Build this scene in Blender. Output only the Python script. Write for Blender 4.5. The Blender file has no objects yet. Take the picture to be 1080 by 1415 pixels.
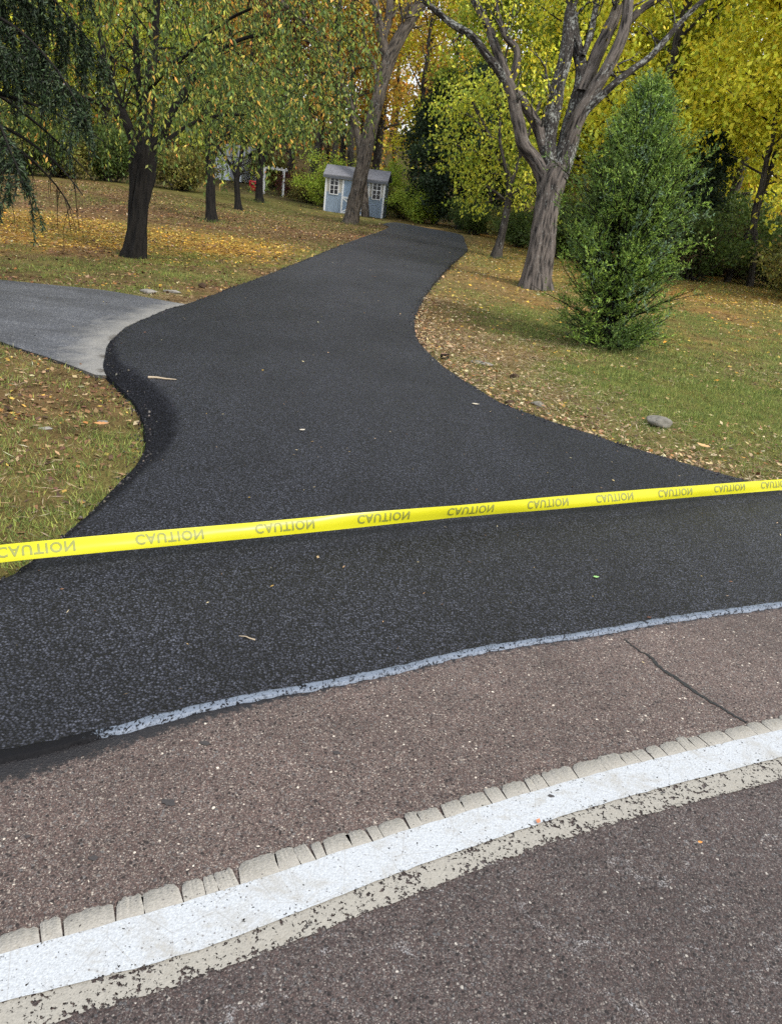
import bpy, math, numpy as np
from mathutils import Vector, Matrix
from mathutils.geometry import delaunay_2d_cdt
rng = np.random.default_rng(7)
col = bpy.context.scene.collection
sc = bpy.context.scene

# ------------------------------------------------------------------ camera model
F, CX, CY = 1049., 540., 707.5
PITCH, ROLL, H = math.radians(23), math.radians(7), 1.75
fw = np.array([0, math.cos(PITCH), -math.sin(PITCH)])
up0 = np.array([0, math.sin(PITCH), math.cos(PITCH)])
r0 = np.array([1., 0, 0])
R = r0*math.cos(ROLL)+up0*math.sin(ROLL)
U = up0*math.cos(ROLL)-r0*math.sin(ROLL)
O = np.array([0, 0, H])

def ray(px, py):
    return fw+R*(px-CX)/F-U*(py-CY)/F

def sstep(a, b, x):
    t = np.clip((np.asarray(x, float)-a)/(b-a), 0, 1)
    return t*t*(3-2*t)

def hgt(x, y):
    x = np.asarray(x, float); y = np.asarray(y, float)
    h = 0.22*sstep(11, 34, y)+0.004*np.clip(y-34, 0, 60)
    h = h+0.3*sstep(5, 16, -x)*sstep(14, 30, y)
    h = h+7.*sstep(52, 98, y)
    return h

def G(px, py):
    """point of the terrain seen at a pixel of the photograph"""
    d = ray(px, py)
    t = 0.5
    lo = 0.
    for _ in range(4000):
        p = O+d*t
        if p[2] < hgt(p[0], p[1]):
            break
        lo = t
        t *= 1.01
    hi = t
    for _ in range(40):
        m = (lo+hi)/2
        p = O+d*m
        if p[2] < hgt(p[0], p[1]): hi = m
        else: lo = m
    return O+d*hi

def GL(pts):
    return np.array([G(*p)[:2] for p in pts])

def at(px, py, Y):
    """point at forward ground distance Y"""
    d = ray(px, py)
    return O+d*(Y/d[1])

# ------------------------------------------------------------------ noise in numpy
_perm = np.random.default_rng(3).random((256, 256))
def vnoise(x, y, s=1.0):
    x = np.asarray(x)*s+500; y = np.asarray(y)*s+500
    xi = np.floor(x).astype(int); yi = np.floor(y).astype(int)
    fx = x-xi; fy = y-yi
    fx = fx*fx*(3-2*fx); fy = fy*fy*(3-2*fy)
    a = _perm[xi % 256, yi % 256]; b = _perm[(xi+1) % 256, yi % 256]
    c = _perm[xi % 256, (yi+1) % 256]; d = _perm[(xi+1) % 256, (yi+1) % 256]
    return (a*(1-fx)+b*fx)*(1-fy)+(c*(1-fx)+d*fx)*fy
def fbm(x, y, s=1.0, o=4):
    r = 0; a = .5; t = 0
    for k in range(o):
        r = r+a*vnoise(np.asarray(x)+17.3*k, np.asarray(y)+9.1*k, s*2**k); t += a; a *= .55
    return r/t

# ------------------------------------------------------------------ object helpers
def tag(o, label=None, cat=None, group=None, kind=None):
    if label: o['label'] = label
    if cat: o['category'] = cat
    if group: o['group'] = group
    if kind: o['kind'] = kind
    return o

def empty(name, loc, rz=0):
    o = bpy.data.objects.new(name, None); col.objects.link(o)
    o.location = [float(v) for v in loc]; o.rotation_euler = (0, 0, rz)
    o.empty_display_size = .2
    return o

def link(name, me, mat=None, parent=None, local=False):
    o = bpy.data.objects.new(name, me); col.objects.link(o)
    if mat is not None and not me.materials: me.materials.append(mat)
    if parent is not None:
        o.parent = parent
        if not local:
            o.location = -parent.location
    return o

def npmesh(name, V, Fs, fcol=None, vattr=None, smooth=False):
    """Fs: list of (n,k) index arrays; fcol: (nfaces,3)"""
    me = bpy.data.meshes.new(name)
    V = np.ascontiguousarray(V, np.float32)
    if not isinstance(Fs, (list, tuple)): Fs = [Fs]
    Fs = [np.asarray(f, np.int32) for f in Fs if len(f)]
    loops = np.concatenate([f.ravel() for f in Fs])
    tot = np.concatenate([np.full(len(f), f.shape[1]) for f in Fs])
    st = np.concatenate([[0], np.cumsum(tot)[:-1]]).astype(np.int32)
    me.vertices.add(len(V)); me.vertices.foreach_set('co', V.ravel())
    me.loops.add(len(loops)); me.loops.foreach_set('vertex_index', loops)
    me.polygons.add(len(tot)); me.polygons.foreach_set('loop_start', st)
    if smooth: me.polygons.foreach_set('use_smooth', np.ones(len(tot), bool))
    me.update(calc_edges=True)
    if fcol is not None:
        a = me.attributes.new('Col', 'FLOAT_COLOR', 'FACE')
        c = np.ones((len(tot), 4), np.float32); c[:, :3] = fcol
        a.data.foreach_set('color', c.ravel())
    for k, v in (vattr or {}).items():
        v = np.asarray(v, np.float32)
        if v.ndim == 1:
            a = me.attributes.new(k, 'FLOAT', 'POINT'); a.data.foreach_set('value', v)
        else:
            a = me.attributes.new(k, 'FLOAT_VECTOR', 'POINT'); a.data.foreach_set('vector', v.ravel())
    return me

def norm(v):
    return v/np.maximum(np.linalg.norm(v, axis=-1, keepdims=True), 1e-9)

class Tubes:
    def __init__(s): s.V = []; s.F = []; s.B = []; s.n = 0
    def add(s, P, r, sides=8, rough=0., flare=0., cap=True, seed=0):
        P = np.asarray(P, float); r = np.asarray(r, float)
        n = len(P)
        T = np.gradient(P, axis=0); T = norm(T)
        ref = np.array([0.31, 1, 0.07]) if abs(T[0] @ norm(np.array([0.31, 1, .07]))) < .9 else np.array([1., 0, 0])
        N = ref-T*(T @ ref)[:, None]; N = norm(N); B = np.cross(T, N)
        L = np.concatenate([[0], np.cumsum(np.linalg.norm(np.diff(P, axis=0), axis=1))])
        a = np.arange(sides)*2*math.pi/sides
        rr = np.repeat(r[:, None], sides, 1)
        if rough:
            ph = seed*3.7
            rr = rr*(1+rough*((vnoise(np.cos(a)[None]*1.6+ph, np.sin(a)[None]*1.6+L[:, None]*.9/1, 2.2)-.5)*2
                     + .5*(vnoise(np.cos(a)[None]*5+ph, np.sin(a)[None]*5+L[:, None]*1.5, 1.7)-.5)*2))
        if flare:
            lob = .5+.5*np.cos(a*5+seed+1.3*np.sin(a*2+seed))
            rr = rr*(1+flare*np.exp(-L[:, None]/.28)*(.35+.9*lob[None]))
        co = P[:, None]+N[:, None]*(rr*np.cos(a))[..., None]+B[:, None]*(rr*np.sin(a))[..., None]
        s.V.append(co.reshape(-1, 3))
        bk = np.stack([np.cos(a)[None]*r[:, None]+np.zeros((n, sides)), np.sin(a)[None]*r[:, None]+0*rr, np.repeat(L[:, None], sides, 1)+seed*1.7], -1)
        s.B.append(bk.reshape(-1, 3))
        i = np.arange(n-1)[:, None]*sides; j = np.arange(sides)[None]; k = (j+1) % sides
        q = np.stack([i+j, i+k, i+sides+k, i+sides+j], -1).reshape(-1, 4)+s.n
        s.F.append(q); s.n += n*sides
    def mesh(s, name):
        return npmesh(name, np.concatenate(s.V), [np.concatenate(s.F)], vattr={'bark': np.concatenate(s.B)}, smooth=True)

def smooth_line(P, n=None, step=.25):
    """Catmull-Rom resample of rows (any columns)"""
    P = np.asarray(P, float)
    if len(P) < 3:
        t = np.linspace(0, 1, n or 6)[:, None]; return P[0]*(1-t)+P[-1]*t
    Q = np.vstack([2*P[0]-P[1], P, 2*P[-1]-P[-2]])
    out = []
    for i in range(1, len(Q)-2):
        L = np.linalg.norm(Q[i+1]-Q[i]); m = max(2, int(L/step))
        t = np.linspace(0, 1, m, endpoint=False)[:, None]
        out.append(.5*((2*Q[i])+(Q[i+1]-Q[i-1])*t+(2*Q[i-1]-5*Q[i]+4*Q[i+1]-Q[i+2])*t**2+(-Q[i-1]+3*Q[i]-3*Q[i+1]+Q[i+2])*t**3))
    out.append(Q[-2][None])
    return np.vstack(out)

def pick(pal, n, w=None, jit=.18, r=rng):
    pal = np.array(pal, float)
    w = None if w is None else np.array(w, float)/sum(w)
    c = pal[r.choice(len(pal), n, p=w)]
    return np.clip(c*(1+jit*r.standard_normal((n, 1)))*(1+.06*r.standard_normal((n, 3))), .002, .9)

def leafset(P, D, L, W, C, fold=.15, r=rng):
    n = len(P); D = norm(D); L = np.broadcast_to(L, n)[:, None]; W = np.broadcast_to(W, n)[:, None]
    S = norm(np.cross(D, r.standard_normal((n, 3)))); Nn = np.cross(D, S)
    V = np.stack([P, P+D*L*.45+S*W*.5+Nn*W*fold, P+D*L-Nn*W*fold*.7, P+D*L*.45-S*W*.5+Nn*W*fold], 1).reshape(-1, 3)
    Fc = np.arange(n*4).reshape(n, 4)
    return V, Fc, C

def merge(sets):
    V = []; Fq = []; C = []; n = 0
    for v, f, c in sets:
        V.append(v); Fq.append(f+n); C.append(c); n += len(v)
    return np.concatenate(V), np.concatenate(Fq), np.concatenate(C)

# ------------------------------------------------------------------ materials
def mat(name):
    m = bpy.data.materials.new(name); m.use_nodes = True
    nt = m.node_tree; b = nt.nodes['Principled BSDF']
    return m, nt, b
class NB:
    def __init__(s, nt): s.nt = nt
    def n(s, t, **k):
        o = s.nt.nodes.new(t)
        for a, v in k.items():
            if a.startswith('i_'):
                o.inputs[a[2:].replace('_', ' ')].default_value = v
            else: setattr(o, a, v)
        return o
    def l(s, a, b): s.nt.links.new(a, b)
    def coord(s, scale=(1, 1, 1), attr=None, kind='Object'):
        if attr:
            c = s.n('ShaderNodeAttribute', attribute_name=attr).outputs['Vector']
        else: c = s.n('ShaderNodeTexCoord').outputs[kind]
        m = s.n('ShaderNodeMapping'); m.inputs['Scale'].default_value = scale
        s.l(c, m.inputs['Vector']); return m.outputs['Vector']
    def noise(s, vec, scale, detail=4, rough=.55, dist=0.):
        o = s.n('ShaderNodeTexNoise'); o.inputs['Scale'].default_value = scale; o.inputs['Detail'].default_value = detail
        o.inputs['Roughness'].default_value = rough; o.inputs['Distortion'].default_value = dist
        s.l(vec, o.inputs['Vector']); return o.outputs['Fac']
    def voro(s, vec, scale, out='Distance', feature='F1', rnd=1.):
        o = s.n('ShaderNodeTexVoronoi'); o.feature = feature; o.inputs['Scale'].default_value = scale
        o.inputs['Randomness'].default_value = rnd
        s.l(vec, o.inputs['Vector']); return o
    def ramp(s, fac, stops, interp='LINEAR'):
        o = s.n('ShaderNodeValToRGB'); o.color_ramp.interpolation = interp
        e = o.color_ramp.elements
        while len(e) < len(stops): e.new(.5)
        for q, (p, c) in zip(e, stops):
            q.position = p; q.color = (*c, 1) if not np.isscalar(c) else (c, c, c, 1)
        s.l(fac, o.inputs['Fac']); return o.outputs['Color']
    def mix(s, f, a, b, mode='MIX'):
        o = s.n('ShaderNodeMix', data_type='RGBA', blend_type=mode)
        for v, k in ((f, 0), (a, 6), (b, 7)):
            if hasattr(v, 'is_output'): s.l(v, o.inputs[k])
            elif k == 0: o.inputs[0].default_value = v
            else: o.inputs[k].default_value = (*v, 1)
        return o.outputs[2]
    def math(s, op, a, b=0., c=0.):
        o = s.n('ShaderNodeMath', operation=op)
        for i, v in enumerate((a, b, c)):
            if hasattr(v, 'is_output'): s.l(v, o.inputs[i])
            else: o.inputs[i].default_value = v
        return o.outputs[0]
    def bump(s, h, strength, dist, bsdf, prev=None):
        o = s.n('ShaderNodeBump'); o.inputs['Strength'].default_value = strength; o.inputs['Distance'].default_value = dist
        s.l(h, o.inputs['Height'])
        if prev is not None: s.l(prev, o.inputs['Normal'])
        if bsdf is not None: s.l(o.outputs[0], bsdf.inputs['Normal'])
        return o.outputs[0]

def m_leaf(name, trans=.35, rough=.6, gain=1.):
    m, nt, b = mat(name); q = NB(nt)
    a = q.n('ShaderNodeAttribute', attribute_name='Col').outputs['Color']
    q.l(a, b.inputs['Base Color']); b.inputs['Roughness'].default_value = rough
    b.inputs['Specular IOR Level'].default_value = .3
    t = q.n('ShaderNodeBsdfTranslucent'); q.l(a, t.inputs['Color'])
    x = q.n('ShaderNodeMixShader'); x.inputs[0].default_value = trans
    q.l(b.outputs[0], x.inputs[1]); q.l(t.outputs[0], x.inputs[2])
    q.l(x.outputs[0], nt.nodes['Material Output'].inputs['Surface'])
    return m

def m_bark(name, dark, light, lichen=0., scale=1.):
    m, nt, b = mat(name); q = NB(nt)
    v = q.coord((11*scale, 11*scale, 1.7*scale), 'bark')
    v2 = q.coord((1, 1, 1), 'bark')
    n1 = q.noise(v, 1.6, 6, .65, .6)
    vo = q.voro(v, 1.5, rnd=1.).outputs['Distance']
    h = q.math('ADD', q.math('MULTIPLY', vo, .7), q.math('MULTIPLY', n1, .9))
    c = q.ramp(h, [(.52, dark), (.68, tuple(.4*(np.array(dark)+light))), (.86, light)])
    big = q.noise(v2, 1.8, 3)
    c = q.mix(q.math('MULTIPLY', big, .5), c, tuple(np.array(dark)*.8))
    fine = q.noise(v2, 60, 3)
    if lichen:
        ln = q.math('ADD', q.math('MULTIPLY', q.noise(q.coord((1, 1, .6), 'bark'), 24, 5, .75), .7), q.math('MULTIPLY', q.noise(v2, 3, 3), .3))
        lf = q.ramp(ln, [(.60-lichen*.2, 0.), (.66-lichen*.2, 1.)])
        c = q.mix(q.math('MULTIPLY', lf, .75), c, (.30, .31, .28))
    q.l(c, b.inputs['Base Color']); b.inputs['Roughness'].default_value = .9
    b.inputs['Specular IOR Level'].default_value = .25
    n0 = q.bump(h, 1., .06/scale, None)
    q.bump(fine, .4, .006, b, n0)
    return m

def m_plain(name, c, rough=.6, nscale=0, amt=.15, bump=0., spec=.5):
    m, nt, b = mat(name); q = NB(nt)
    b.inputs['Roughness'].default_value = rough; b.inputs['Specular IOR Level'].default_value = spec
    if nscale:
        n = q.noise(q.coord(), nscale, 5, .6)
        cc = q.mix(n, tuple(np.array(c)*(1-amt*1.6)), tuple(np.clip(np.array(c)*(1+amt*1.6), 0, .95)))
        q.l(cc, b.inputs['Base Color'])
        if bump: q.bump(n, .7, bump, b)
    else:
        b.inputs['Base Color'].default_value = (*c, 1)
    return m

def m_driveway():
    m, nt, b = mat('fresh_asphalt'); q = NB(nt)
    v = q.coord()
    wv = q.n('ShaderNodeVectorMath', operation='ADD'); q.l(v, wv.inputs[0])
    nz = q.n('ShaderNodeTexNoise'); nz.inputs['Scale'].default_value = 60; q.l(v, nz.inputs['Vector'])
    sc_ = q.n('ShaderNodeVectorMath', operation='SCALE'); q.l(nz.outputs['Color'], sc_.inputs[0]); sc_.inputs['Scale'].default_value = .003
    q.l(sc_.outputs[0], wv.inputs[1]); v = wv.outputs[0]
    a = q.voro(v, 105); a2 = q.voro(v, 240)
    cellr = q.n('ShaderNodeSeparateColor'); q.l(a.outputs['Color'], cellr.inputs[0])
    cellr2 = q.n('ShaderNodeSeparateColor'); q.l(a2.outputs['Color'], cellr2.inputs[0])
    base = q.ramp(cellr.outputs[0], [(0, (.005, .0054, .008)), (.35, (.015, .016, .022)), (.75, (.034, .037, .050)), (.97, (.085, .092, .118))])
    base2 = q.ramp(cellr2.outputs[1], [(0, (.004, .0042, .006)), (.55, (.014, .015, .021)), (.96, (.062, .067, .088))])
    c = q.mix(.4, base, base2)
    gap = q.ramp(a.outputs['Distance'], [(.34, 1.0), (.60, .06)])
    c = q.mix(1., c, gap, 'MULTIPLY')
    big = q.noise(v, .55, 5, .6, .4)
    bigc = q.ramp(big, [(.3, .75), (.7, 1.35)])
    c = q.mix(1., c, bigc, 'MULTIPLY')
    c = q.mix(1., c, q.ramp(q.noise(q.coord((1, .25, 1)), 2.2, 4, .6), [(.35, .85), (.65, 1.18)]), 'MULTIPLY')
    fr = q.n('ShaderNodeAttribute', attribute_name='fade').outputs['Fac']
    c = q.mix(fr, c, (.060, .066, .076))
    med = q.noise(v, 7, 4, .6)
    shd = q.n('ShaderNodeAttribute', attribute_name='shoulder').outputs['Fac']
    c = q.mix(shd, c, q.mix(1., c, (.5, .5, .5), 'MULTIPLY'))
    q.l(c, b.inputs['Base Color'])
    rg = q.ramp(big, [(.3, .56), (.7, .42)])
    rg = q.mix(shd, rg, (.9, .9, .9)); q.l(q.mix(shd, (.25, .25, .26), (.12, .12, .12)), b.inputs['Specular IOR Level'])
    q.l(rg, b.inputs['Roughness']); pass
    h = q.math('ADD', q.math('MULTIPLY', a.outputs['Distance'], -1.2), q.math('MULTIPLY', cellr.outputs[2], .35))
    h = q.math('ADD', h, q.math('MULTIPLY', a2.outputs['Distance'], -.4))
    n0 = q.bump(med, .25, .01, None)
    q.bump(h, .85, .0042, b, n0)
    return m

def m_road():
    m, nt, b = mat('old_road_asphalt'); q = NB(nt)
    v = q.coord()
    nz = q.n('ShaderNodeTexNoise'); nz.inputs['Scale'].default_value = 40; q.l(v, nz.inputs['Vector'])
    sc_ = q.n('ShaderNodeVectorMath', operation='SCALE'); q.l(nz.outputs['Color'], sc_.inputs[0]); sc_.inputs['Scale'].default_value = .012
    wv = q.n('ShaderNodeVectorMath', operation='ADD'); q.l(v, wv.inputs[0]); q.l(sc_.outputs[0], wv.inputs[1]); w = wv.outputs[0]
    a = q.voro(w, 95); a2 = q.voro(w, 210); a3 = q.voro(w, 420)
    def cell(x, i):
        s = q.n('ShaderNodeSeparateColor'); q.l(x.outputs['Color'], s.inputs[0]); return s.outputs[i]
    st = [(0, (.014, .010, .0095)), (.25, (.044, .029, .026)), (.6, (.074, .051, .045)), (.82, (.084, .080, .080)), (.93, (.15, .128, .113)), (.982, (.36, .33, .29))]
    c1 = q.ramp(cell(a, 0), st, 'CONSTANT'); c2 = q.ramp(cell(a2, 1), st, 'CONSTANT'); c3 = q.ramp(cell(a3, 0), st)
    # each large stone shows only where its random flag is high; fines elsewhere
    c = q.mix(.5, c2, c3)
    flag = q.math('GREATER_THAN', cell(a, 2), .62)
    inside = q.ramp(a.outputs['Distance'], [(.38, 1.), (.5, 0.)])
    c = q.mix(q.math('MULTIPLY', flag, inside), c, c1)
    gap = q.ramp(a2.outputs['Distance'], [(.4, 1.), (.8, .45)])
    c = q.mix(1., c, gap, 'MULTIPLY')
    big = q.noise(v, 1.1, 5, .6, .5); mid = q.noise(v, 9, 5, .65)
    c = q.mix(1., c, q.ramp(big, [(.3, .84), (.7, 1.2)]), 'MULTIPLY')
    c = q.mix(1., c, q.ramp(mid, [(.3, .84), (.7, 1.16)]), 'MULTIPLY')
    sh = q.n('ShaderNodeAttribute', attribute_name='shoulder').outputs['Fac']
    tar = q.n('ShaderNodeAttribute', attribute_name='tar').outputs['Fac']
    c = q.mix(sh, c, q.mix(1., c, (1.55, 1.5, 1.42), 'MULTIPLY'))
    # chalky white scuffs in the lane
    sm = q.noise(q.coord((1, 1.6, 1)), 5.5, 8, .8, 1.2)
    sf = q.ramp(sm, [(.58, 0.), (.68, .6)])
    sf = q.math('MULTIPLY', sf, q.math('SUBTRACT', 1., sh))
    sf = q.math('MULTIPLY', sf, q.ramp(a2.outputs['Distance'], [(.3, 1.), (.65, 0.)]))
    c = q.mix(sf, c, (.5, .5, .5))
    tn = q.ramp(q.math('ADD', tar, q.math('MULTIPLY', q.math('SUBTRACT', q.noise(v, 34, 6, .8), .5), 1.5)), [(.30, 0.), (.5, 1.)])
    c = q.mix(q.math('MULTIPLY', tn, .95), c, (.004, .004, .005))
    q.l(c, b.inputs['Base Color'])
    rr = q.mix(tn, (.78, .78, .78), (.45, .45, .45)); q.l(rr, b.inputs['Roughness'])
    b.inputs['Specular IOR Level'].default_value = .4
    h = q.math('ADD', q.math('MULTIPLY', a2.outputs['Distance'], -.8), q.math('MULTIPLY', q.math('MULTIPLY', inside, flag), .8))
    h = q.math('ADD', h, q.math('MULTIPLY', a3.outputs['Distance'], -.3))
    q.bump(h, .7, .0028, b)
    return m

def m_sideroad():
    m, nt, b = mat('weathered_asphalt'); q = NB(nt); v = q.coord()
    a = q.voro(v, 130); s = q.n('ShaderNodeSeparateColor'); q.l(a.outputs['Color'], s.inputs[0])
    c = q.ramp(s.outputs[0], [(0, (.026, .028, .033)), (.6, (.052, .056, .064)), (.9, (.10, .105, .115)), (1, (.2, .2, .2))])
    big = q.noise(q.coord((1, 2.5, 1)), .9, 6, .65, .6)
    c = q.mix(1., c, q.ramp(big, [(.3, .62), (.7, 1.35)]), 'MULTIPLY')
    d = q.n('ShaderNodeAttribute', attribute_name='dust').outputs['Fac']
    df = q.ramp(q.math('ADD', d, q.math('MULTIPLY', q.math('SUBTRACT', q.noise(v, 5, 6, .7), .5), .8)), [(.3, 0.), (.75, .8)])
    dc = q.ramp(q.noise(v, 70, 4, .7), [(.3, (.13, .126, .112)), (.7, (.30, .29, .265))])
    c = q.mix(df, c, dc)
    tr = q.n('ShaderNodeAttribute', attribute_name='rim').outputs['Fac']
    tf = q.ramp(q.math('ADD', tr, q.math('MULTIPLY', q.math('SUBTRACT', q.noise(v, 22, 5, .7), .5), .7)), [(.4, 0.), (.7, 1.)])
    c = q.mix(tf, c, (.05, .043, .032))
    q.l(c, b.inputs['Base Color']); b.inputs['Roughness'].default_value = .75
    q.bump(a.outputs['Distance'], .5, .004, b)
    return m

def m_paint(name, c, chips, dirty, spk=55, ed=.16):
    m, nt, b = mat(name); q = NB(nt); v = q.coord()
    cn = q.noise(v, spk, 6, .62)
    g = q.noise(v, 9, 4, .6)
    f1 = q.noise(v, 26, 5, .7, .8)
    a = q.math('ADD', q.math('MULTIPLY', cn, .6), q.math('MULTIPLY', f1, .4))
    e = q.n('ShaderNodeAttribute', attribute_name='edge').outputs['Fac']
    a = q.math('ADD', a, q.math('MULTIPLY', q.math('SUBTRACT', g, .5), .18))
    a = q.math('SUBTRACT', a, q.math('MULTIPLY', e, ed))
    al = q.math('GREATER_THAN', a, chips)
    cc = q.mix(q.ramp(q.noise(v, 130, 4, .7), [(.35, dirty), (.6, 0.)]), c, tuple(np.array(c)*.66))
    cc = q.mix(q.ramp(f1, [(.55, 0.), (.75, dirty)]), cc, tuple(np.array(c)*np.array([.74, .70, .64])))
    wr = q.noise(q.coord((1, 1.4, 1)), 6.5, 7, .75, .6)
    cc = q.mix(q.ramp(wr, [(.50, 0.), (.66, dirty*.75)]), cc, (.25, .235, .20))
    cr_ = q.voro(q.coord(), 6.5, feature='DISTANCE_TO_EDGE').outputs['Distance']
    cc = q.mix(q.ramp(cr_, [(.004, dirty*.4), (.012, 0.)]), cc, (.2, .19, .17))
    sp_ = q.voro(v, 150); s2 = q.n('ShaderNodeSeparateColor'); q.l(sp_.outputs['Color'], s2.inputs[0])
    pit = q.math('MULTIPLY', q.math('GREATER_THAN', s2.outputs[0], .965), q.math('LESS_THAN', sp_.outputs['Distance'], .42))
    cc = q.mix(q.math('MULTIPLY', pit, .75), cc, (.10, .09, .085))
    q.l(cc, b.inputs['Base Color']); b.inputs['Roughness'].default_value = .7
    vo = q.voro(v, 190)
    q.bump(q.math('ADD', vo.outputs['Distance'], q.math('MULTIPLY', cn, .8)), .5, .0022, b)
    t = q.n('ShaderNodeBsdfTransparent'); x = q.n('ShaderNodeMixShader')
    q.l(al, x.inputs[0]); q.l(t.outputs[0], x.inputs[1]); q.l(b.outputs[0], x.inputs[2])
    q.l(x.outputs[0], nt.nodes['Material Output'].inputs['Surface'])
    return m

def m_tar():
    m, nt, b = mat('sealant_painted_sheen'); q = NB(nt); v = q.coord()
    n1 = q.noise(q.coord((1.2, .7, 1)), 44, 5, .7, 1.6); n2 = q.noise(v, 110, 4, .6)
    painted_sheen = q.n('ShaderNodeAttribute', attribute_name='painted_sheen').outputs['Fac']
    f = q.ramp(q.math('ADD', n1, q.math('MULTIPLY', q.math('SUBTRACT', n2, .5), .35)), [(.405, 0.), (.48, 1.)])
    f = q.math('MULTIPLY', f, q.ramp(q.math('ADD', painted_sheen, q.math('MULTIPLY', q.math('SUBTRACT', n1, .5), 1.2)), [(.42, 0.), (.56, 1.)]))
    c = q.mix(f, (.004, .004, .005), (.125, .152, .195))  # grey-blue is the sky's reflection painted into the black tar's base colour
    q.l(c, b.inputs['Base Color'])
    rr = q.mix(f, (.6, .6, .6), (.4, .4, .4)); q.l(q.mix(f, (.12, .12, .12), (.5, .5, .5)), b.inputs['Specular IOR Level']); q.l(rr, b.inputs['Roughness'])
    
    q.bump(n1, .5, .010, b)
    return m

def m_ground():
    m, nt, b = mat('lawn_soil'); q = NB(nt); v = q.coord()
    a = q.n('ShaderNodeAttribute', attribute_name='tint').outputs['Vector']
    n1 = q.noise(v, 3.2, 7, .7); n2 = q.noise(v, 55, 6, .7)
    c = q.mix(1., a, q.ramp(n1, [(.32, (.45, .42, .36)), (.68, (1.4, 1.36, 1.32))]), 'MULTIPLY')
    c = q.mix(1., c, q.ramp(n2, [(.3, (.45, .42, .38)), (.68, (1.5, 1.48, 1.4))]), 'MULTIPLY')
    q.l(c, b.inputs['Base Color']); b.inputs['Roughness'].default_value = .95; b.inputs['Specular IOR Level'].default_value = .15
    q.bump(n2, .8, .03, b)
    return m

M_leaf = m_leaf('autumn_leaf', .38)
M_needle = m_leaf('evergreen_needle', .15, .55)
M_blade = m_leaf('grass_blade', .3, .7)
M_litter = m_leaf('dry_leaf', .12, .75)
M_bark_hero = m_bark('grey_brown_bark', (.009, .0075, .007), (.145, .122, .104), .12)
M_bark_lich = m_bark('lichen_spotted_bark', (.007, .006, .0055), (.05, .042, .036), .42)
M_bark_mid = m_bark('grey_bark', (.009, .0075, .0065), (.125, .102, .08), .1)
M_bark_dark = m_bark('dark_bark', (.003, .0026, .0022), (.014, .0115, .009), 0)
M_bark_wood = m_bark('woodland_bark', (.010, .008, .007), (.07, .06, .05), .1)
M_drive = m_driveway(); M_road = m_road(); M_side = m_sideroad()
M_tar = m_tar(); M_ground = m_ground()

# ------------------------------------------------------------------ outlines on the ground
strip_px = [(0, 1047), (90, 1028), (180, 1005), (300, 975), (420, 952), (540, 928), (670, 898), (800, 879), (940, 855), (1080, 836)]
ws = GL(strip_px)
d0 = norm(ws[0]-ws[1]); d1 = norm(ws[-1]-ws[-2])
left_ext = [ws[0]+d0*k+np.array([-.02, .01])*k*k for k in (3., 2., 1.1, .5)]
right_ext = [ws[-1]+d1*k+np.array([0, -.02])*k for k in (.6, 1.3, 2.1, 2.9)]
strip = np.array(list(left_ext)+list(ws)+right_ext)
strip_s = smooth_line(strip, step=.05)
# left outer edge of the driveway (where it meets lawn / older asphalt), bottom to top
lp = [(0, 818), (35, 797), (75, 767), (120, 720), (160, 680), (188, 648), (201, 610), (192, 572), (165, 538), (146, 520),
      (143, 500), (152, 478), (180, 455), (222, 436), (262, 423), (310, 404), (360, 386), (410, 366), (455, 347), (495, 331), (522, 322), (535, 316), (535, 312.5)]
lw = GL(lp)
left_edge = np.vstack([[strip[0]], [lw[0]+np.array([-.75, -.95])], [lw[0]+np.array([-.3, -.42])], lw, [lw[-1]+np.array([-.25, .5])]])
rp = [(1080, 690), (1030, 675), (1000, 667), (940, 650), (880, 632), (820, 612), (760, 592), (700, 570), (660, 546), (625, 522), (598, 500), (578, 475),
      (572, 450), (578, 428), (590, 406), (606, 385), (622, 368), (638, 354), (645, 346), (641, 335), (634, 325)]
rw = GL(rp)
right_edge = np.vstack([[strip[-1]], [rw[0]+np.array([1.3, .35])], [rw[0]+np.array([.55, .12])], rw, GL([(590, 316.5), (550, 309)]), [lw[-1]+np.array([-.1, 2.0])]])
le = smooth_line(left_edge, step=.09); re_ = smooth_line(right_edge, step=.09)
def jit_line(P, amp, s):
    T = norm(np.gradient(P, axis=0)); N = np.stack([-T[:, 1], T[:, 0]], 1)
    L = np.arange(len(P))
    n = (vnoise(L*.37, L*0+s, 1.)-.5)*2+(vnoise(L*.11, L*0+s+5, 1.)-.5)*2
    return P+N*(amp*n)[:, None]
le = jit_line(le, .012, 3); re_ = jit_line(re_, .012, 9)
drive_poly = np.vstack([strip_s, re_[1:], le[::-1][:-1]])

def in_poly(P, poly):
    x, y = P[:, 0], P[:, 1]; r = np.zeros(len(P), bool)
    x1, y1 = poly[:, 0], poly[:, 1]; x2, y2 = np.roll(x1, -1), np.roll(y1, -1)
    for a, b, c, d in zip(x1, y1, x2, y2):
        if b == d: continue
        k = ((b > y) != (d > y)); k &= x < (c-a)*(y-b)/(d-b)+a
        r ^= k
    return r
def dist_line(P, line):
    line = line[::max(1, len(line)//160)]
    out = np.full(len(P), 1e9)
    for i in range(len(line)-1):
        a = line[i]; b = line[i+1]; ab = b-a
        t = np.clip(((P-a) @ ab)/max(ab @ ab, 1e-12), 0, 1)
        out = np.minimum(out, np.linalg.norm(P-a-ab*t[:, None], axis=1))
    return out

# road edge away from the driveway, smoothly continued
rd_l = [strip[0]+np.array([-k, -.66*k]) for k in (60, 30, 12, 5, 2)]
rd_r = [strip[-1]+np.array([k, .40*k]) for k in (2, 5, 12, 30, 60)]
road_edge = np.vstack([rd_l, strip_s, rd_r])
road_poly = np.vstack([road_edge, [[90, -60], [-90, -60]]])

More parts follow.
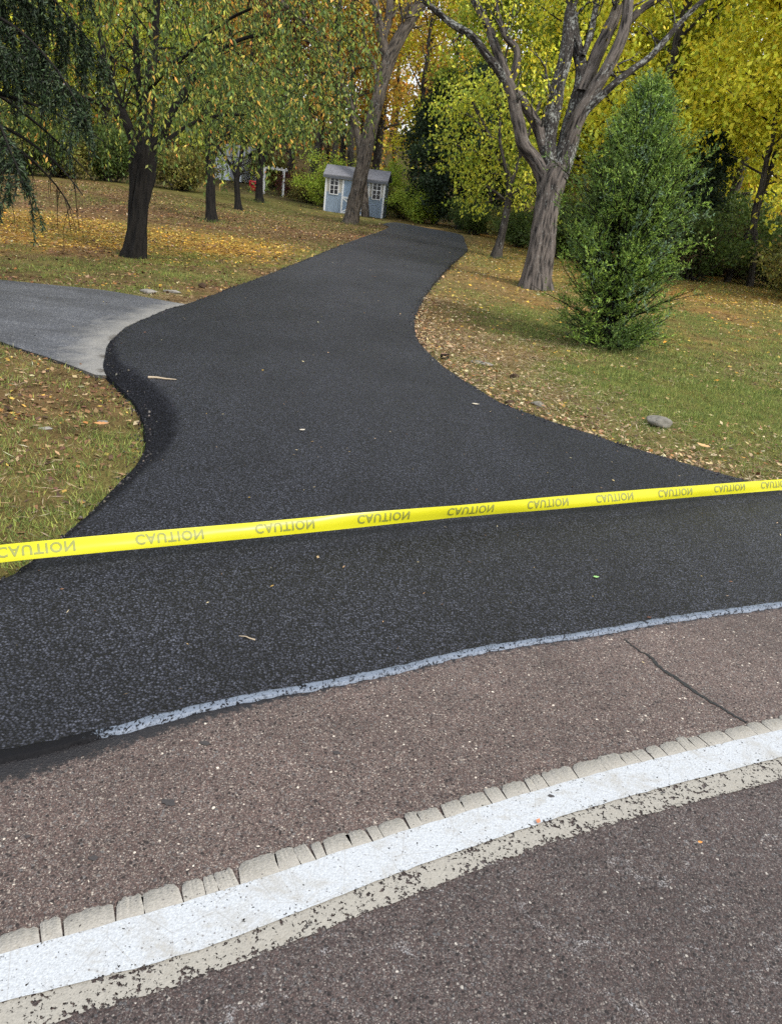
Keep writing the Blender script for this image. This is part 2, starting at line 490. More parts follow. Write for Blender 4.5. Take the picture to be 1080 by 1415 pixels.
bend = GL([(120, 720), (160, 680), (188, 648), (201, 610), (192, 572), (165, 538), (146, 520)])
bend_c = bend.mean(0)
def drive_z(P):
    x, y = P[:, 0], P[:, 1]
    dl = dist_line(P, le)
    along = np.exp(-((y-5.3)/2.0)**2)
    w = .05+.17*np.exp(-((y-5.2)/1.5)**2)
    raise_ = (.035+.075*along)*np.clip(dl/w, 0, 1)*np.exp(-np.clip(dl-.5, 0, 9)/2.6)
    near = sstep(0, .9, dist_line(P, strip_s))
    z = hgt(x, y)+.006+near*(.028+raise_)+.012*(vnoise(x, y, .6)-.5)*near
    # road side of the joint at the lower left stands a little proud
    z += .004*np.exp(-((x+1.6)/.8)**2)*(1-near)
    return z

def patch_points(poly, rings):
    """interior points: list of (spacing, near-distance limit, bbox)"""
    out = []
    for sp, bb in rings:
        xs = np.arange(bb[0], bb[2], sp); ys = np.arange(bb[1], bb[3], sp)
        g = np.stack(np.meshgrid(xs, ys), -1).reshape(-1, 2)
        g = g+rng.uniform(-.2, .2, g.shape)*sp
        g = g[in_poly(g, poly)]
        out.append(g)
    return out

def cdt_mesh(name, poly, pts, zf, skirt=0., attrs=None, flare=.0):
    n = len(poly)
    verts = [Vector(p) for p in poly]+[Vector(p) for p in pts]
    edges = [(i, (i+1) % n) for i in range(n)]
    v, e, f, *_ = delaunay_2d_cdt(verts, edges, [list(range(n))], 1, 1e-5)
    P = np.array([[a[0], a[1]] for a in v]); f = np.array([list(a) for a in f])
    # orientation
    a, b, c = P[f[:, 0]], P[f[:, 1]], P[f[:, 2]]
    cr = (b-a)[:, 0]*(c-a)[:, 1]-(b-a)[:, 1]*(c-a)[:, 0]
    f[cr < 0] = f[cr < 0][:, ::-1]
    Z = zf(P); V = np.column_stack([P, Z])
    Fs = [f]
    at_ = {k: fn(P) for k, fn in (attrs or {}).items()}
    if skirt:
        pz = zf(poly); T = norm(np.roll(poly, -1, 0)-np.roll(poly, 1, 0))
        area = np.sum(poly[:, 0]*np.roll(poly[:, 1], -1)-poly[:, 1]*np.roll(poly[:, 0], -1))
        N = np.stack([T[:, 1], -T[:, 0]], 1)*(1 if area > 0 else -1)
        V0 = np.column_stack([poly, pz]); V1 = np.column_stack([poly+N*flare, pz-skirt*.45]); V2 = np.column_stack([poly+N*flare*1.6, pz-skirt])
        b0 = len(V); i = np.arange(n); j = (i+1) % n
        V = np.vstack([V, V0, V1, V2])
        q1 = np.stack([i+b0, i+b0+n, j+b0+n, j+b0], 1); q2 = q1+n
        if area < 0: q1 = q1[:, ::-1]; q2 = q2[:, ::-1]
        Fs.append(np.vstack([q1, q2]))
        for k, fn in (attrs or {}).items():
            s_ = fn(poly); at_[k] = np.concatenate([at_[k], s_, s_, s_])
    return npmesh(name, V, Fs, vattr=at_, smooth=True)

# ---- driveway
pts = np.vstack(patch_points(drive_poly, [(.5, (-9, 11, 9, 48)), (.16, (-5, .5, 8, 11))]))
dl = dist_line(pts, drive_poly[::2])
pts = pts[dl > .05]
# finer points along the left shoulder
lb = le[(le[:, 1] > 1.5) & (le[:, 1] < 10.5)]
T = norm(np.gradient(lb, axis=0)); N = np.stack([T[:, 1], -T[:, 0]], 1)
extra = np.vstack([lb+N*k for k in (.05, .10, .15, .20, .24, .32, .42)])
extra = extra[in_poly(extra, drive_poly)]
extra = extra[dist_line(extra, drive_poly[::2]) > .02]
pts = np.vstack([pts, extra])
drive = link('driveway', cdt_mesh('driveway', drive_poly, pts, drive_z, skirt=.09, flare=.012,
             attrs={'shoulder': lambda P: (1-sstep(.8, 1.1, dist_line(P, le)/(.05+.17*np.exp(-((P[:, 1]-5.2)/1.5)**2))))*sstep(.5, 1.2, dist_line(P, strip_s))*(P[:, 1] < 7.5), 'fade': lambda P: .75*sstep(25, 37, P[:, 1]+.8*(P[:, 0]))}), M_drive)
tag(drive, 'freshly laid black asphalt driveway curving up to the shed', kind='structure')

# ---- road
xs = np.concatenate([-np.geomspace(90, 6, 14), np.arange(-5, 7, .12), np.geomspace(7.2, 90, 14)])
edge_y = np.interp(xs, road_edge[:, 0], road_edge[:, 1])
K = np.concatenate([[0, .02, .05, .09, .14, .2, .28], np.arange(.4, 3, .15), [4, 6, 10, 20, 60]])
V = np.array([[x, ye-k, 0.0-.0*k] for x, ye in zip(xs, edge_y) for k in K])
nk = len(K); i = np.arange(len(xs)-1)[:, None]*nk+np.arange(nk-1)[None]
q = np.stack([i, i+1, i+nk+1, i+nk], -1).reshape(-1, 4)
Pxy = V[:, :2]
wl_px = [(0, 1354), (280, 1277), (540, 1184), (810, 1098), (1080, 1028)]
wl = GL(wl_px); wl = np.vstack([[wl[0]+norm(wl[0]-wl[1])*k for k in (20, 6, 2)], wl, [wl[-1]+norm(wl[-1]-wl[-2])*k for k in (2, 6, 20)]])
tarv = .62*np.exp(-np.tile(K, len(xs))/.035)+1.35*np.exp(-np.tile(K, len(xs))/.10)*np.repeat(np.exp(-((xs+1.25)/.65)**2)+.12, nk)
tarv *= np.repeat((xs > -4.) & (xs < 5.5), nk)
shv = (Pxy[:, 1] > np.interp(Pxy[:, 0], wl[:, 0], wl[:, 1])).astype(float)
road = link('road', npmesh('road', V, [q], vattr={'tar': tarv, 'shoulder': shv}, smooth=True), M_road)
tag(road, 'worn reddish brown asphalt road', kind='structure')

def resample(P, step):
    L = np.concatenate([[0], np.cumsum(np.linalg.norm(np.diff(P, axis=0), axis=1))])
    s = np.arange(0, L[-1], step)
    return np.stack([np.interp(s, L, P[:, k]) for k in range(P.shape[1])], 1)
def band(name, top_px, bot_px, m, z, ncol=9, jag=.004, s=0, step=.02):
    a = GL(top_px); b = GL(bot_px)
    def ext(p):
        return smooth_line(np.vstack([p[0]+(p[0]-p[1])*np.array([[9.], [2.], [.6]]), p, p[-1]+(p[-1]-p[-2])*np.array([[.6], [2.], [9.]])]), step=.1)
    a = ext(a); b = ext(b)
    n = 900
    ta = np.linspace(0, 1, n)
    def rs(P):
        L = np.concatenate([[0], np.cumsum(np.linalg.norm(np.diff(P, axis=0), axis=1))]); L /= L[-1]
        return np.stack([np.interp(ta, L, P[:, k]) for k in (0, 1)], 1)
    a = rs(a); b = rs(b)
    t = np.linspace(0, 1, ncol)[None, :, None]
    P = a[:, None]*(1-t)+b[:, None]*t
    idx = np.arange(n)
    P[:, 0] += (b-a)/np.linalg.norm(b-a, axis=1, keepdims=True)*((vnoise(idx*.5, idx*0+s)-.5)*jag*2)[:, None]
    P[:, -1] += (b-a)/np.linalg.norm(b-a, axis=1, keepdims=True)*((vnoise(idx*.5, idx*0+s+9)-.5)*jag*2)[:, None]
    V = np.concatenate([P, np.full((n, ncol, 1), z)], -1).reshape(-1, 3)
    i = np.arange(n-1)[:, None]*ncol+np.arange(ncol-1)[None]
    q = np.stack([i, i+1, i+ncol+1, i+ncol], -1).reshape(-1, 4)[:, ::-1]
    e = np.tile(np.abs(np.linspace(-1, 1, ncol))**4, n)
    return link(name, npmesh(name, V, [q], vattr={'edge': e}), m, road), a, b
M_white = m_paint('white_road_paint', (.395, .418, .437), .378, .85, 95, .05)
M_beige = m_paint('worn_beige_paint', (.27, .255, .22), .452, .6, 95, .06)
M_cream = m_paint('cracked_cream_paint', (.33, .31, .27), .36, .7, 80, 0.)
w_top = [(0, 1322), (280, 1242), (540, 1157), (810, 1075), (1080, 1010)]
w_bot = [(0, 1387), (280, 1312), (540, 1211), (810, 1118), (1080, 1046)]
b_bot = [(0, 1436), (280, 1351), (540, 1250), (810, 1151), (1080, 1078)]
band('beige_edge_line', [(x, y-8) for x, y in w_bot], b_bot, M_beige, .004, s=5, jag=.0045)
_, wa, wb = band('white_edge_line', w_top, [(x, y+2) for x, y in w_bot], M_white, .008, s=2, jag=.0018)
# cracked cream chips along the far side of the line
c_top = GL([(0, 1294), (10, 1296), (280, 1210), (540, 1133), (810, 1052), (1080, 990)])
ct = smooth_line(np.vstack([c_top[0]+(c_top[2]-c_top[0])*-1.5, c_top[[0, 2, 3, 4, 5]], c_top[-1]+(c_top[-1]-c_top[-2])*1.5]), step=.1)
base = resample(wa[(wa[:, 0] > -2.6) & (wa[:, 0] < 4.2)], .002)
V = []; Fn = []; s_i = 5; nv = 0
polys = []
while s_i < len(base)-80:
    ln = int(rng.choice([16, 26, 34, 44, 54])*rng.uniform(.85, 1.15))
    seg = base[s_i:s_i+ln]
    if len(seg) < 6: break
    T = norm(seg[-1]-seg[0]); N = np.array([-T[1], T[0]])
    mid = seg[len(seg)//2]
    w = dist_line(mid[None], ct)[0]*rng.uniform(.84, 1.08)
    t = np.linspace(0, 1, 12)
    prof = w*(1-rng.uniform(.1, .45)*np.clip(1-2*t, 0, 1)**6-rng.uniform(.05, .3)*np.clip(2*t-1, 0, 1)**9)*(1+.035*rng.standard_normal(12))
    skew = rng.uniform(-.006, .012)
    idx = (t*(len(seg)-1)).astype(int)
    top = seg[idx]+N*prof[:, None]+T*skew*np.abs(1)
    bot = seg[idx]-N*.004
    z0 = .0055
    vv = np.vstack([np.column_stack([bot, np.full(12, z0)]), np.column_stack([top, np.full(12, z0)]), np.column_stack([top+N*.001, np.full(12, -.001)])])
    V.append(vv); k = np.arange(11)
    Fn.append(np.vstack([np.stack([k, k+1, k+13, k+12], 1), np.stack([k+12, k+13, k+25, k+24], 1)])+nv); nv += 36
    s_i += ln+int(rng.choice([0, 0, 1, 1]))
cream = link('cream_line_chips', npmesh('cream_line_chips', np.vstack(V), [np.vstack(Fn)]), M_cream, road)
cream['label'] = 'cracked cream rim of old paint along the white line'

# crack in the shoulder
M_black = m_plain('crack_tar', (.006, .006, .006), .5, 60, .3)
ck = GL([(862, 884), (880, 898), (897, 908), (915, 926), (935, 938), (955, 953), (975, 966), (995, 978), (1015, 990), (1032, 1000)])
cr = smooth_line(ck, step=.012)
T = norm(np.gradient(cr, axis=0)); N = np.stack([-T[:, 1], T[:, 0]], 1)
n = len(cr); wd = (.0035+.006*rng.random(n))*np.interp(np.arange(n), [0, n*.4, n*.7, n], [.5, 1.2, 1.3, .7])
cr = cr+N*((rng.random(n)-.5)*.008)[:, None]
V = np.vstack([np.column_stack([cr+N*wd[:, None], np.full(n, .003)]), np.column_stack([cr-N*wd[:, None], np.full(n, .003)])])
i = np.arange(n-1)
link('pavement_crack', npmesh('pavement_crack', V, [np.stack([i, i+n, i+n+1, i+1], 1)]), M_black, road)
def blot(px, py, r, name='tar_spot', m=None, z=.0035, par=road, el=1.6, zoff=0.):
    c = G(px, py); a = np.linspace(0, 2*math.pi, 26, endpoint=False)
    rr = r*(.65+.7*rng.random(26)); rr = (rr+np.roll(rr, 1))*.5
    P = np.column_stack([c[0]+np.cos(a)*rr*el, c[1]+np.sin(a)*rr, np.full(26, z+zoff)])
    V = np.vstack([P, [[c[0], c[1], z+zoff]]]); i = np.arange(26)
    return link(name, npmesh(name, V, [np.stack([i, (i+1) % 26, np.full(26, 26)], 1)]), m or M_black, par)
M_spot = m_plain('tar_drip', (.03, .026, .025), .7, 90, .4)
for px, py, r in [(233, 1110, .013), (465, 1041, .008), (283, 1028, .010), (130, 1187, .008), (38, 1157, .005), (760, 1103, .006), (915, 1098, .004), (835, 1110, .003)]:
    blot(px, py, r, m=M_spot, z=.010 if py > 1095 and px > 700 else .0035)

# sealant strip along the joint
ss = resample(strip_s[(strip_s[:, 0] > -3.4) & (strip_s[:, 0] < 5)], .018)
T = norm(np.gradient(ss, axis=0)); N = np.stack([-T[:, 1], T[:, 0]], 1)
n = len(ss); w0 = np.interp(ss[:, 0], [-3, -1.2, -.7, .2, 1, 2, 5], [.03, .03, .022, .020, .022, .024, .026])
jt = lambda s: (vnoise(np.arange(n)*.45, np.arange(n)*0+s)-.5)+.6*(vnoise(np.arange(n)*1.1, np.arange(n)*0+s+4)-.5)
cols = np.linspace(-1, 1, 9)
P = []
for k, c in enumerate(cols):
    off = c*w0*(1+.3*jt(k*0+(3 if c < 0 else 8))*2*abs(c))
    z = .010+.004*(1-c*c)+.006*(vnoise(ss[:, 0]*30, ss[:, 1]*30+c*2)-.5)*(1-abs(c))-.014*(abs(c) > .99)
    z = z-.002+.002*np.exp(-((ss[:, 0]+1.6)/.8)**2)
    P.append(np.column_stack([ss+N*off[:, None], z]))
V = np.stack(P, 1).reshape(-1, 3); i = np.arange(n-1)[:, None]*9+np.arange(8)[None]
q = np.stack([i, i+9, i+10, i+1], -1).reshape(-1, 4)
painted_sheen = np.repeat(sstep(-1.02, -.66, ss[:, 0]), 9)  # where the painted sky reflection shows; left end stays black
link('sealant_strip', npmesh('sealant_strip', V, [q], vattr={'painted_sheen': painted_sheen}, smooth=True), M_tar, drive)

# ---- older side driveway
sd_top = GL([(262, 424), (200, 412), (140, 402), (80, 396), (0, 388)])
sd_bot = GL([(0, 474), (40, 488), (85, 503), (132, 522)])
dt = norm(sd_top[-1]-sd_top[-2]); db = norm(sd_bot[0]-sd_bot[1])
jn = le[(le[:, 1] > sd_bot[-1][1]-.05) & (le[:, 1] < sd_top[0][1]+.05)]
jT = norm(np.gradient(jn, axis=0)); jn_in = jn+np.stack([jT[:, 1], -jT[:, 0]], 1)*.12
side_poly = np.vstack([smooth_line(np.vstack([sd_top, sd_top[-1]+dt*4, sd_top[-1]+dt*12]), step=.2),
                       smooth_line(np.vstack([sd_bot[0]+db*12, sd_bot[0]+db*4, sd_bot]), step=.2), jn_in])
sp = np.vstack(patch_points(side_poly, [(.22, (-18, 4, -1, 14))])); sp = sp[dist_line(sp, side_poly) > .08]
jd = lambda P: dist_line(P, jn)
def side_z(P):
    return hgt(P[:, 0], P[:, 1])+.018+.012*np.exp(-jd(P)/.3)
side = link('side_driveway', cdt_mesh('side_driveway', side_poly, sp, side_z, skirt=.06, flare=.01,
            attrs={'dust': lambda P: np.exp(-jd(P)/.36), 'rim': lambda P: np.exp(-jd(P)/.05)}), M_side)
tag(side, 'older grey asphalt branch joining the new driveway', kind='structure')

# ------------------------------------------------------------------ ground sheet with lawn tints
def sd_masks(P):
    ind = in_poly(P, drive_poly); ins = in_poly(P, side_poly)
    rdm = P[:, 1] < np.interp(P[:, 0], road_edge[:, 0], road_edge[:, 1])
    return ind, ins, rdm
GREEN = np.array([.13, .155, .04]); STRAW = np.array([.20, .145, .065]); BROWN = np.array([.10, .058, .030]); GOLD = np.array([.42, .235, .035]); DARK = np.array([.045, .032, .02])
def lawn_fields(P):
    """weights for green, straw, brown, gold, dark (woodland floor)"""
    x, y = P[:, 0], P[:, 1]
    n = fbm(x, y, .45); n2 = fbm(x+40, y+13, 1.3); n3 = fbm(x-20, y+33, .9)
    L = x < np.interp(y, [0, 5, 10, 15, 30, 40], [-.5, -.3, -1.5, -1.2, -.2, -2])
    green = np.where(L, .55+2.0*(n-.5)*2+.6*(n3-.5), .62+1.6*(n-.5)*2)
    d_edge = dist_line(P, re_)
    straw = np.where(L, .38+.5*(n3-.5), .42*np.exp(-d_edge/.8)*4+.34+.7*(n2-.5))
    brown = np.where(L, .45+1.5*(n2-.48)*2+1.6*sstep(19.5, 23, y+.2*(x+6))*(1-sstep(30, 36, y)), .12+.5*(n3-.5))
    gold = np.where(L, 4.6*np.exp(-((y-18.2-.25*(x+6)-1.6*(n2-.5))/2.2)**2)*sstep(2.4, 5, -x)+.12*sstep(11, 16, y)*n3, .12*sstep(10, 20, y)+.5*np.clip(n2-.55, 0, 1)*2)
    gold = gold+.35*sstep(17, 23, y)*(x > 2)*(.4+n3)
    gr2 = sstep(25, 31, y)*np.exp(-((x+7)/6.)**2)*1.6     # greener lawn by the shed
    green = green+gr2*L
    green = np.where((~L) & (y < 12), green+1.3*sstep(.9, 2.2, d_edge)*sstep(12, 7, y), green)
    left_near = L & (y < 8)
    brown = np.where(left_near, .62+2.2*np.clip(n2-.45, 0, 1)+1.3*np.exp(-(((x+2.6)/.6)**2+((y-5.6)/.8)**2)), brown)
    green = np.where(left_near, .24+1.0*np.exp(-dist_line(P, le)/.35)*sstep(5.6, 4.8, y)+1.3*np.clip(n3-.5, 0, 1), green)
    gold = np.where(left_near, .05, gold)
    wood = np.maximum.reduce([sstep(38, 41, y+1.4*(x-3))*(x > 2.), sstep(46.5, 49, y), sstep(38, 44, y+.6*(-x-14))*(x < -14)])
    dark = wood*3.5
    W = np.stack([np.clip(green, .02, 3), np.clip(straw, 0, 3), np.clip(brown, 0, 3), np.clip(gold, 0, 3), dark], 1)
    return W/W.sum(1, keepdims=True)

def axis(lo, hi, f0, f1, step, far):
    a = np.arange(f0, f1, step)
    l = f0-np.geomspace(step, f0-lo, far)[::-1]; r = f1+np.geomspace(step, hi-f1, far)
    return np.concatenate([l, a, r])
gx = axis(-220, 220, -9, 9, .13, 45); gy = np.concatenate([[-60, -20, -5, -2], np.arange(0, 14, .13), np.arange(14, 50, .4), np.geomspace(50, 320, 30)])
gg = np.stack(np.meshgrid(gx, gy), -1).reshape(-1, 2)
ind, ins, rdm = sd_masks(gg)
z = hgt(gg[:, 0], gg[:, 1])
def lawn_bump(P, d):
    return (.05*(fbm(P[:, 0], P[:, 1], .8)-.5)+.025*(vnoise(P[:, 0], P[:, 1], 5)-.5))*sstep(0, .5, d)*sstep(0, .3, dist_line(P, road_edge))
dle = np.minimum(dist_line(gg, le), dist_line(gg, re_)); dse = dist_line(gg, side_poly[::2])
z = z+lawn_bump(gg, np.minimum(dle, dse))
inside = ind | ins
z = np.where(inside, hgt(gg[:, 0], gg[:, 1])-.02*sstep(0, .2, np.minimum(dle, 9)), z)
z = np.where(rdm, -.03, z)
z = np.where(~rdm & (dist_line(gg, road_edge) < .15), z-.02, z)
W = lawn_fields(gg)
tint = W @ np.stack([GREEN*.75, STRAW*.8, BROWN, GOLD*.8, DARK])
nx = len(gx); i = np.arange(len(gy)-1)[:, None]*nx+np.arange(nx-1)[None]
q = np.stack([i, i+1, i+nx+1, i+nx], -1).reshape(-1, 4)
ground = link('ground', npmesh('ground', np.column_stack([gg, z]), [q], vattr={'tint': tint}, smooth=True), M_ground)
tag(ground, 'lawn and woodland floor', kind='structure')
def gz(x, y):
    P = np.column_stack([x, y]); d = np.minimum(np.minimum(dist_line(P, le), dist_line(P, re_)), dist_line(P, side_poly[::2]))
    return hgt(x, y)+lawn_bump(P, d)

def free(P, m=0.):
    a, b, c = sd_masks(P)
    return ~(a | b | c)

# ------------------------------------------------------------------ grass blades
def visible(P, pad=60):
    Q = np.column_stack([P, hgt(P[:, 0], P[:, 1])])-O
    zc = Q @ fw; px = CX+F*(Q @ R)/zc; py = CY-F*(Q @ U)/zc
    return (zc > .3) & (px > -pad) & (px < 1080+pad) & (py > -pad) & (py < 1415+pad)
def grass_zone(x0, x1, y0, y1, n, hh, ww, seed, ylim=None):
    r = np.random.default_rng(seed)
    P = np.column_stack([r.uniform(x0, x1, n), r.uniform(y0, y1, n)])
    P = P[visible(P)]
    P = P[free(P)]
    W = lawn_fields(P)
    patch = fbm(P[:, 0], P[:, 1], 3.2, 3)
    keep = r.random(len(P)) < np.clip((W[:, 0]*1.7+W[:, 1]*.9+.12)*(.3+2.4*np.clip(patch-.34, 0, 1)), .3, 1)
    P = P[keep]; W = W[keep]; n = len(P)
    de = np.minimum(dist_line(P, le), dist_line(P, re_))
    pg = W[:, 0]/(W[:, 0]+W[:, 1]+W[:, 2]*.7)
    isg = r.random(n) < np.clip(pg*1.1+.5*(patch[keep]-.5), .03, .92)
    gcol = pick([(.15, .20, .045), (.22, .27, .06), (.33, .35, .09), (.085, .13, .035)], n, jit=.22, r=r)
    scol = pick([(.30, .23, .10), (.23, .15, .06), (.17, .10, .045), (.38, .31, .17)], n, jit=.2, r=r)
    C = np.where(isg[:, None], gcol, scol)
    h = hh*(.3+.9*r.random(n)+.9*np.clip(fbm(P[:, 0], P[:, 1], 5, 2)-.5, 0, 1))*np.where(isg, 1, .8)
    lean = r.standard_normal((n, 2))*np.where(isg, .55, 1.1)[:, None]
    D = norm(np.column_stack([lean, np.ones(n)*np.where(isg, 1, .55)]))
    base = np.column_stack([P, gz(P[:, 0], P[:, 1])-.01])
    ang = r.uniform(0, math.pi, n); S = np.column_stack([np.cos(ang), np.sin(ang), np.zeros(n)])*(ww*(.6+.8*r.random(n)))[:, None]
    tip = base+D*h[:, None]+np.column_stack([lean*h[:, None]*.35, -np.abs(lean[:, 0])*h*.25])
    V = np.stack([base-S*.5, base+S*.5, tip], 1).reshape(-1, 3)
    return V, np.arange(len(V)).reshape(-1, 3), C
def tufts(spots, seed):
    r = np.random.default_rng(seed); P = []; hh = []
    for px, py, rad, n, h in spots:
        c = G(px, py)[:2]; a = r.uniform(0, 6.283, n); q = rad*(.45+.55*np.abs(r.standard_normal(n))*.8)
        P.append(c+np.column_stack([np.cos(a)*q, np.sin(a)*q])); hh.append(h*(.4+.8*r.random(n)))
    P = np.vstack(P); hh = np.concatenate(hh); k = free(P); P = P[k]; hh = hh[k]; n = len(P)
    C = pick([(.13, .18, .045), (.19, .24, .06), (.28, .24, .11), (.09, .13, .035)], n, [3, 3, 2, 2], .2, r)
    base = np.column_stack([P, gz(P[:, 0], P[:, 1])-.01]); l2 = r.standard_normal((n, 2))*.5; D = norm(np.column_stack([l2, np.ones(n)]))
    ang = r.uniform(0, math.pi, n); S = np.column_stack([np.cos(ang), np.sin(ang), np.zeros(n)])*.010
    V = np.stack([base-S*.5, base+S*.5, base+D*hh[:, None]+np.column_stack([l2*hh[:, None]*.4, -.1*hh])], 1).reshape(-1, 3)
    return V, np.arange(len(V)).reshape(-1, 3), C
sets = [tufts([(738, 396, .55, 900, .11), (186, 353, .34, 700, .10), (845, 482, .55, 1500, .10), (484, 309, .5, 500, .16), (292, 306, .35, 400, .15), (687, 356, .3, 300, .14), (907, 591, .16, 260, .06), (613, 497, .1, 120, .06), (358, 279, .5, 500, .25)], 44),
        grass_zone(-5.5, 0, 1.5, 8, 480000, .055, .0065, 11), grass_zone(-.2, 6.5, 4.4, 9.5, 420000, .048, .0065, 12),
        grass_zone(0, 10, 9, 17, 300000, .055, .010, 13), grass_zone(-11, 0, 8, 17, 220000, .055, .011, 14), grass_zone(-14, 14, 17, 32, 110000, .07, .02, 15)]
V, Fc, C = merge(sets)
grass = link('grass', npmesh('grass', V, [Fc], fcol=C), M_blade)
tag(grass, 'patchy green and straw coloured lawn grass', 'grass', kind='stuff')

# ------------------------------------------------------------------ fallen leaves
def litter(x0, x1, y0, y1, n, size, pal, w, seed, dens, on='lawn', lift=.012, asp=1.):
    r = np.random.default_rng(seed)
    P = np.column_stack([r.uniform(x0, x1, n), r.uniform(y0, y1, n)])
    P = P[visible(P)]
    P = P[r.random(len(P)) < dens(P)]
    ind, ins, rdm = sd_masks(P)
    P = P[~(ind | ins | rdm)] if on == 'lawn' else P[(ind if on == 'drive' else (rdm if on == 'road' else ins))]
    n = len(P)
    if n == 0: return np.zeros((0, 3)), np.zeros((0, 4), int), np.zeros((0, 3))
    z = gz(P[:, 0], P[:, 1])+lift*(.3+r.random(n)) if on == 'lawn' else (drive_z(P) if on == 'drive' else (np.zeros(n)+.004 if on == 'road' else side_z(P)))+.006
    D = np.column_stack([r.standard_normal((n, 2)), r.standard_normal(n)*.25]); D = norm(D)
    S = norm(np.cross(D, np.column_stack([r.standard_normal((n, 2))*.3, np.ones(n)])))
    L = (size*(.5+.9*r.random(n)))[:, None]; Wd = L*(.35+.45*r.random((n, 1)))*asp
    P3 = np.column_stack([P, z]); Nn = np.cross(D, S); cu = r.uniform(-.2, .45, (n, 1))
    V = np.stack([P3-D*L*.5, P3+S*Wd*.5+Nn*Wd*cu*.6, P3+D*L*.5+Nn*L*cu*.4, P3-S*Wd*.5+Nn*Wd*cu*.6], 1).reshape(-1, 3)
    return V, np.arange(n*4).reshape(-1, 4), pick(pal, n, w, .22, r)
TAN = [(.27, .17, .08), (.18, .095, .045), (.36, .25, .13), (.42, .28, .06), (.11, .055, .03), (.46, .37, .22), (.30, .13, .04), (.07, .038, .025)]
GLD = [(.62, .38, .045), (.50, .26, .03), (.46, .32, .07), (.30, .15, .04), (.66, .48, .11)]
goldw = lambda P: np.clip(lawn_fields(P)[:, 3]*1.9-.12, .015, 1)*(.25+1.4*np.clip(fbm(P[:, 0], P[:, 1], 2.2)-.3, 0, 1))
brw = lambda P: np.clip(lawn_fields(P)[:, 2]*1.3*np.clip(fbm(P[:, 0], P[:, 1], 2.6)*2.4-.6, .1, 1)+lawn_fields(P)[:, 4]*.9+.03, 0, 1)
edger = lambda P: np.clip(1.15*np.exp(-dist_line(P, re_)/.40)*(.3+1.4*np.clip(fbm(P[:, 0], P[:, 1], 2.5)-.3, 0, 1)), 0, 1)
straws = lambda P: np.clip(lawn_fields(P)[:, 1]*2.6-.5+.15*(P[:, 0] < 0), 0, 1)
sets = [litter(-5.5, 7, 1.5, 11, 120000, .075, [(.34, .27, .15), (.26, .19, .10), (.44, .37, .24), (.16, .10, .06)], None, 31, straws, lift=.03, asp=.09),
        litter(-6, 0, 1.5, 8, 16000, .045, TAN, [3, 4, 2, 1, 4, 1, 1, 3], 21, brw),
        litter(-.2, 7, 4.4, 12, 15000, .045, TAN, [3, 4, 3, 1, 3, 2, .5, 2], 22, lambda P: np.clip(.10+.9*(fbm(P[:, 0], P[:, 1], 1.2)-.42), .03, 1)),
        litter(-.5, 7, 3.6, 14, 130000, .040, TAN, [5, 4, 6, .5, 2.5, 4.5, .8, 2], 23, edger, lift=.05),
        litter(0, 14, 9, 30, 60000, .065, TAN+GLD, [2, 2, 3, 2, 1, 2, .3, .5, 1, 1, 2, 1, 1], 24, lambda P: np.clip(.08+.55*sstep(9, 22, P[:, 1])*fbm(P[:, 0], P[:, 1], 1.1)+.4*goldw(P), 0, 1)),
        litter(-14, -1, 8.5, 34, 150000, .065, GLD+TAN, [3, 3, 3, 2, 2, 1, 1, 1, 1, 1, .5, .5, .5], 25, goldw),
        litter(-15, 0, 8.5, 36, 110000, .065, TAN, [3, 5, 2, 1, 5, 1, 1.5, 3], 26, brw),
        litter(-10, 20, 26, 46, 50000, .10, TAN, [3, 5, 2, 2, 4, 1, 1, 3], 27, lambda P: .1+.9*lawn_fields(P)[:, 4]),
        litter(-4, 5, 1.5, 30, 420, .022, TAN, [3, 2, 5, 1, 1, 5, 0, 0], 28, lambda P: np.ones(len(P)), on='drive'),
        litter(-3, 4, 1.6, 6, 260, .016, TAN, [3, 2, 5, 1, 1, 5, 0, 0], 33, lambda P: np.ones(len(P)), on='drive', asp=.5),
        litter(-3, 5, -1, 4, 22, .012, TAN, [3, 2, 5, 1, 1, 5, 1, 0], 29, lambda P: np.ones(len(P)), on='road'),
        litter(-9, -1, 5, 12, 110, .035, TAN+GLD, None, 30, lambda P: np.ones(len(P)), on='side')]
V, Fc, C = merge(sets)
fl = link('fallen_leaves', npmesh('fallen_leaves', V, [Fc], fcol=C), M_litter)
tag(fl, 'dry brown and golden leaves scattered over the lawn and driveway', 'leaves', kind='stuff')
# loose crumbs of asphalt and grit along the edges of the new surface
g = np.random.default_rng(52)
E_ = np.vstack([le[(le[:, 1] > 1.8) & (le[:, 1] < 22)], re_[re_[:, 1] < 22]]); E_ = E_[g.integers(0, len(E_), 5200)]
P = E_+g.standard_normal((len(E_), 2))*.05; P = P[visible(P)]; n = len(P)
ind, ins, rdm = sd_masks(P); z = np.where(ind, drive_z(P), gz(P[:, 0], P[:, 1])+.004)+.002
r_ = .004+.012*g.random(n)**3; T4 = np.array([[1, 0, -.3], [-.5, .87, -.3], [-.5, -.87, -.3], [0, 0, .9], [.6, .6, .5]])
V = np.column_stack([P, z])[:, None]+(T4[None]*(.6+.7*g.random((n, 5, 3))))*r_[:, None, None]
Fc = (np.arange(n)*5)[:, None, None]+np.array([[0, 1, 4], [1, 3, 4], [1, 2, 3], [2, 0, 3], [0, 4, 3], [0, 2, 1]])[None]
C = pick([(.012, .012, .014), (.03, .03, .034), (.07, .065, .06), (.15, .13, .11)], n, [5, 4, 2, 1], .2, g)
cb = link('asphalt_crumbs', npmesh('asphalt_crumbs', V.reshape(-1, 3), [Fc.reshape(-1, 3)], fcol=np.repeat(C, 6, 0)), M_litter)
tag(cb, 'loose crumbs and grit along the driveway edges', 'grit', kind='stuff')
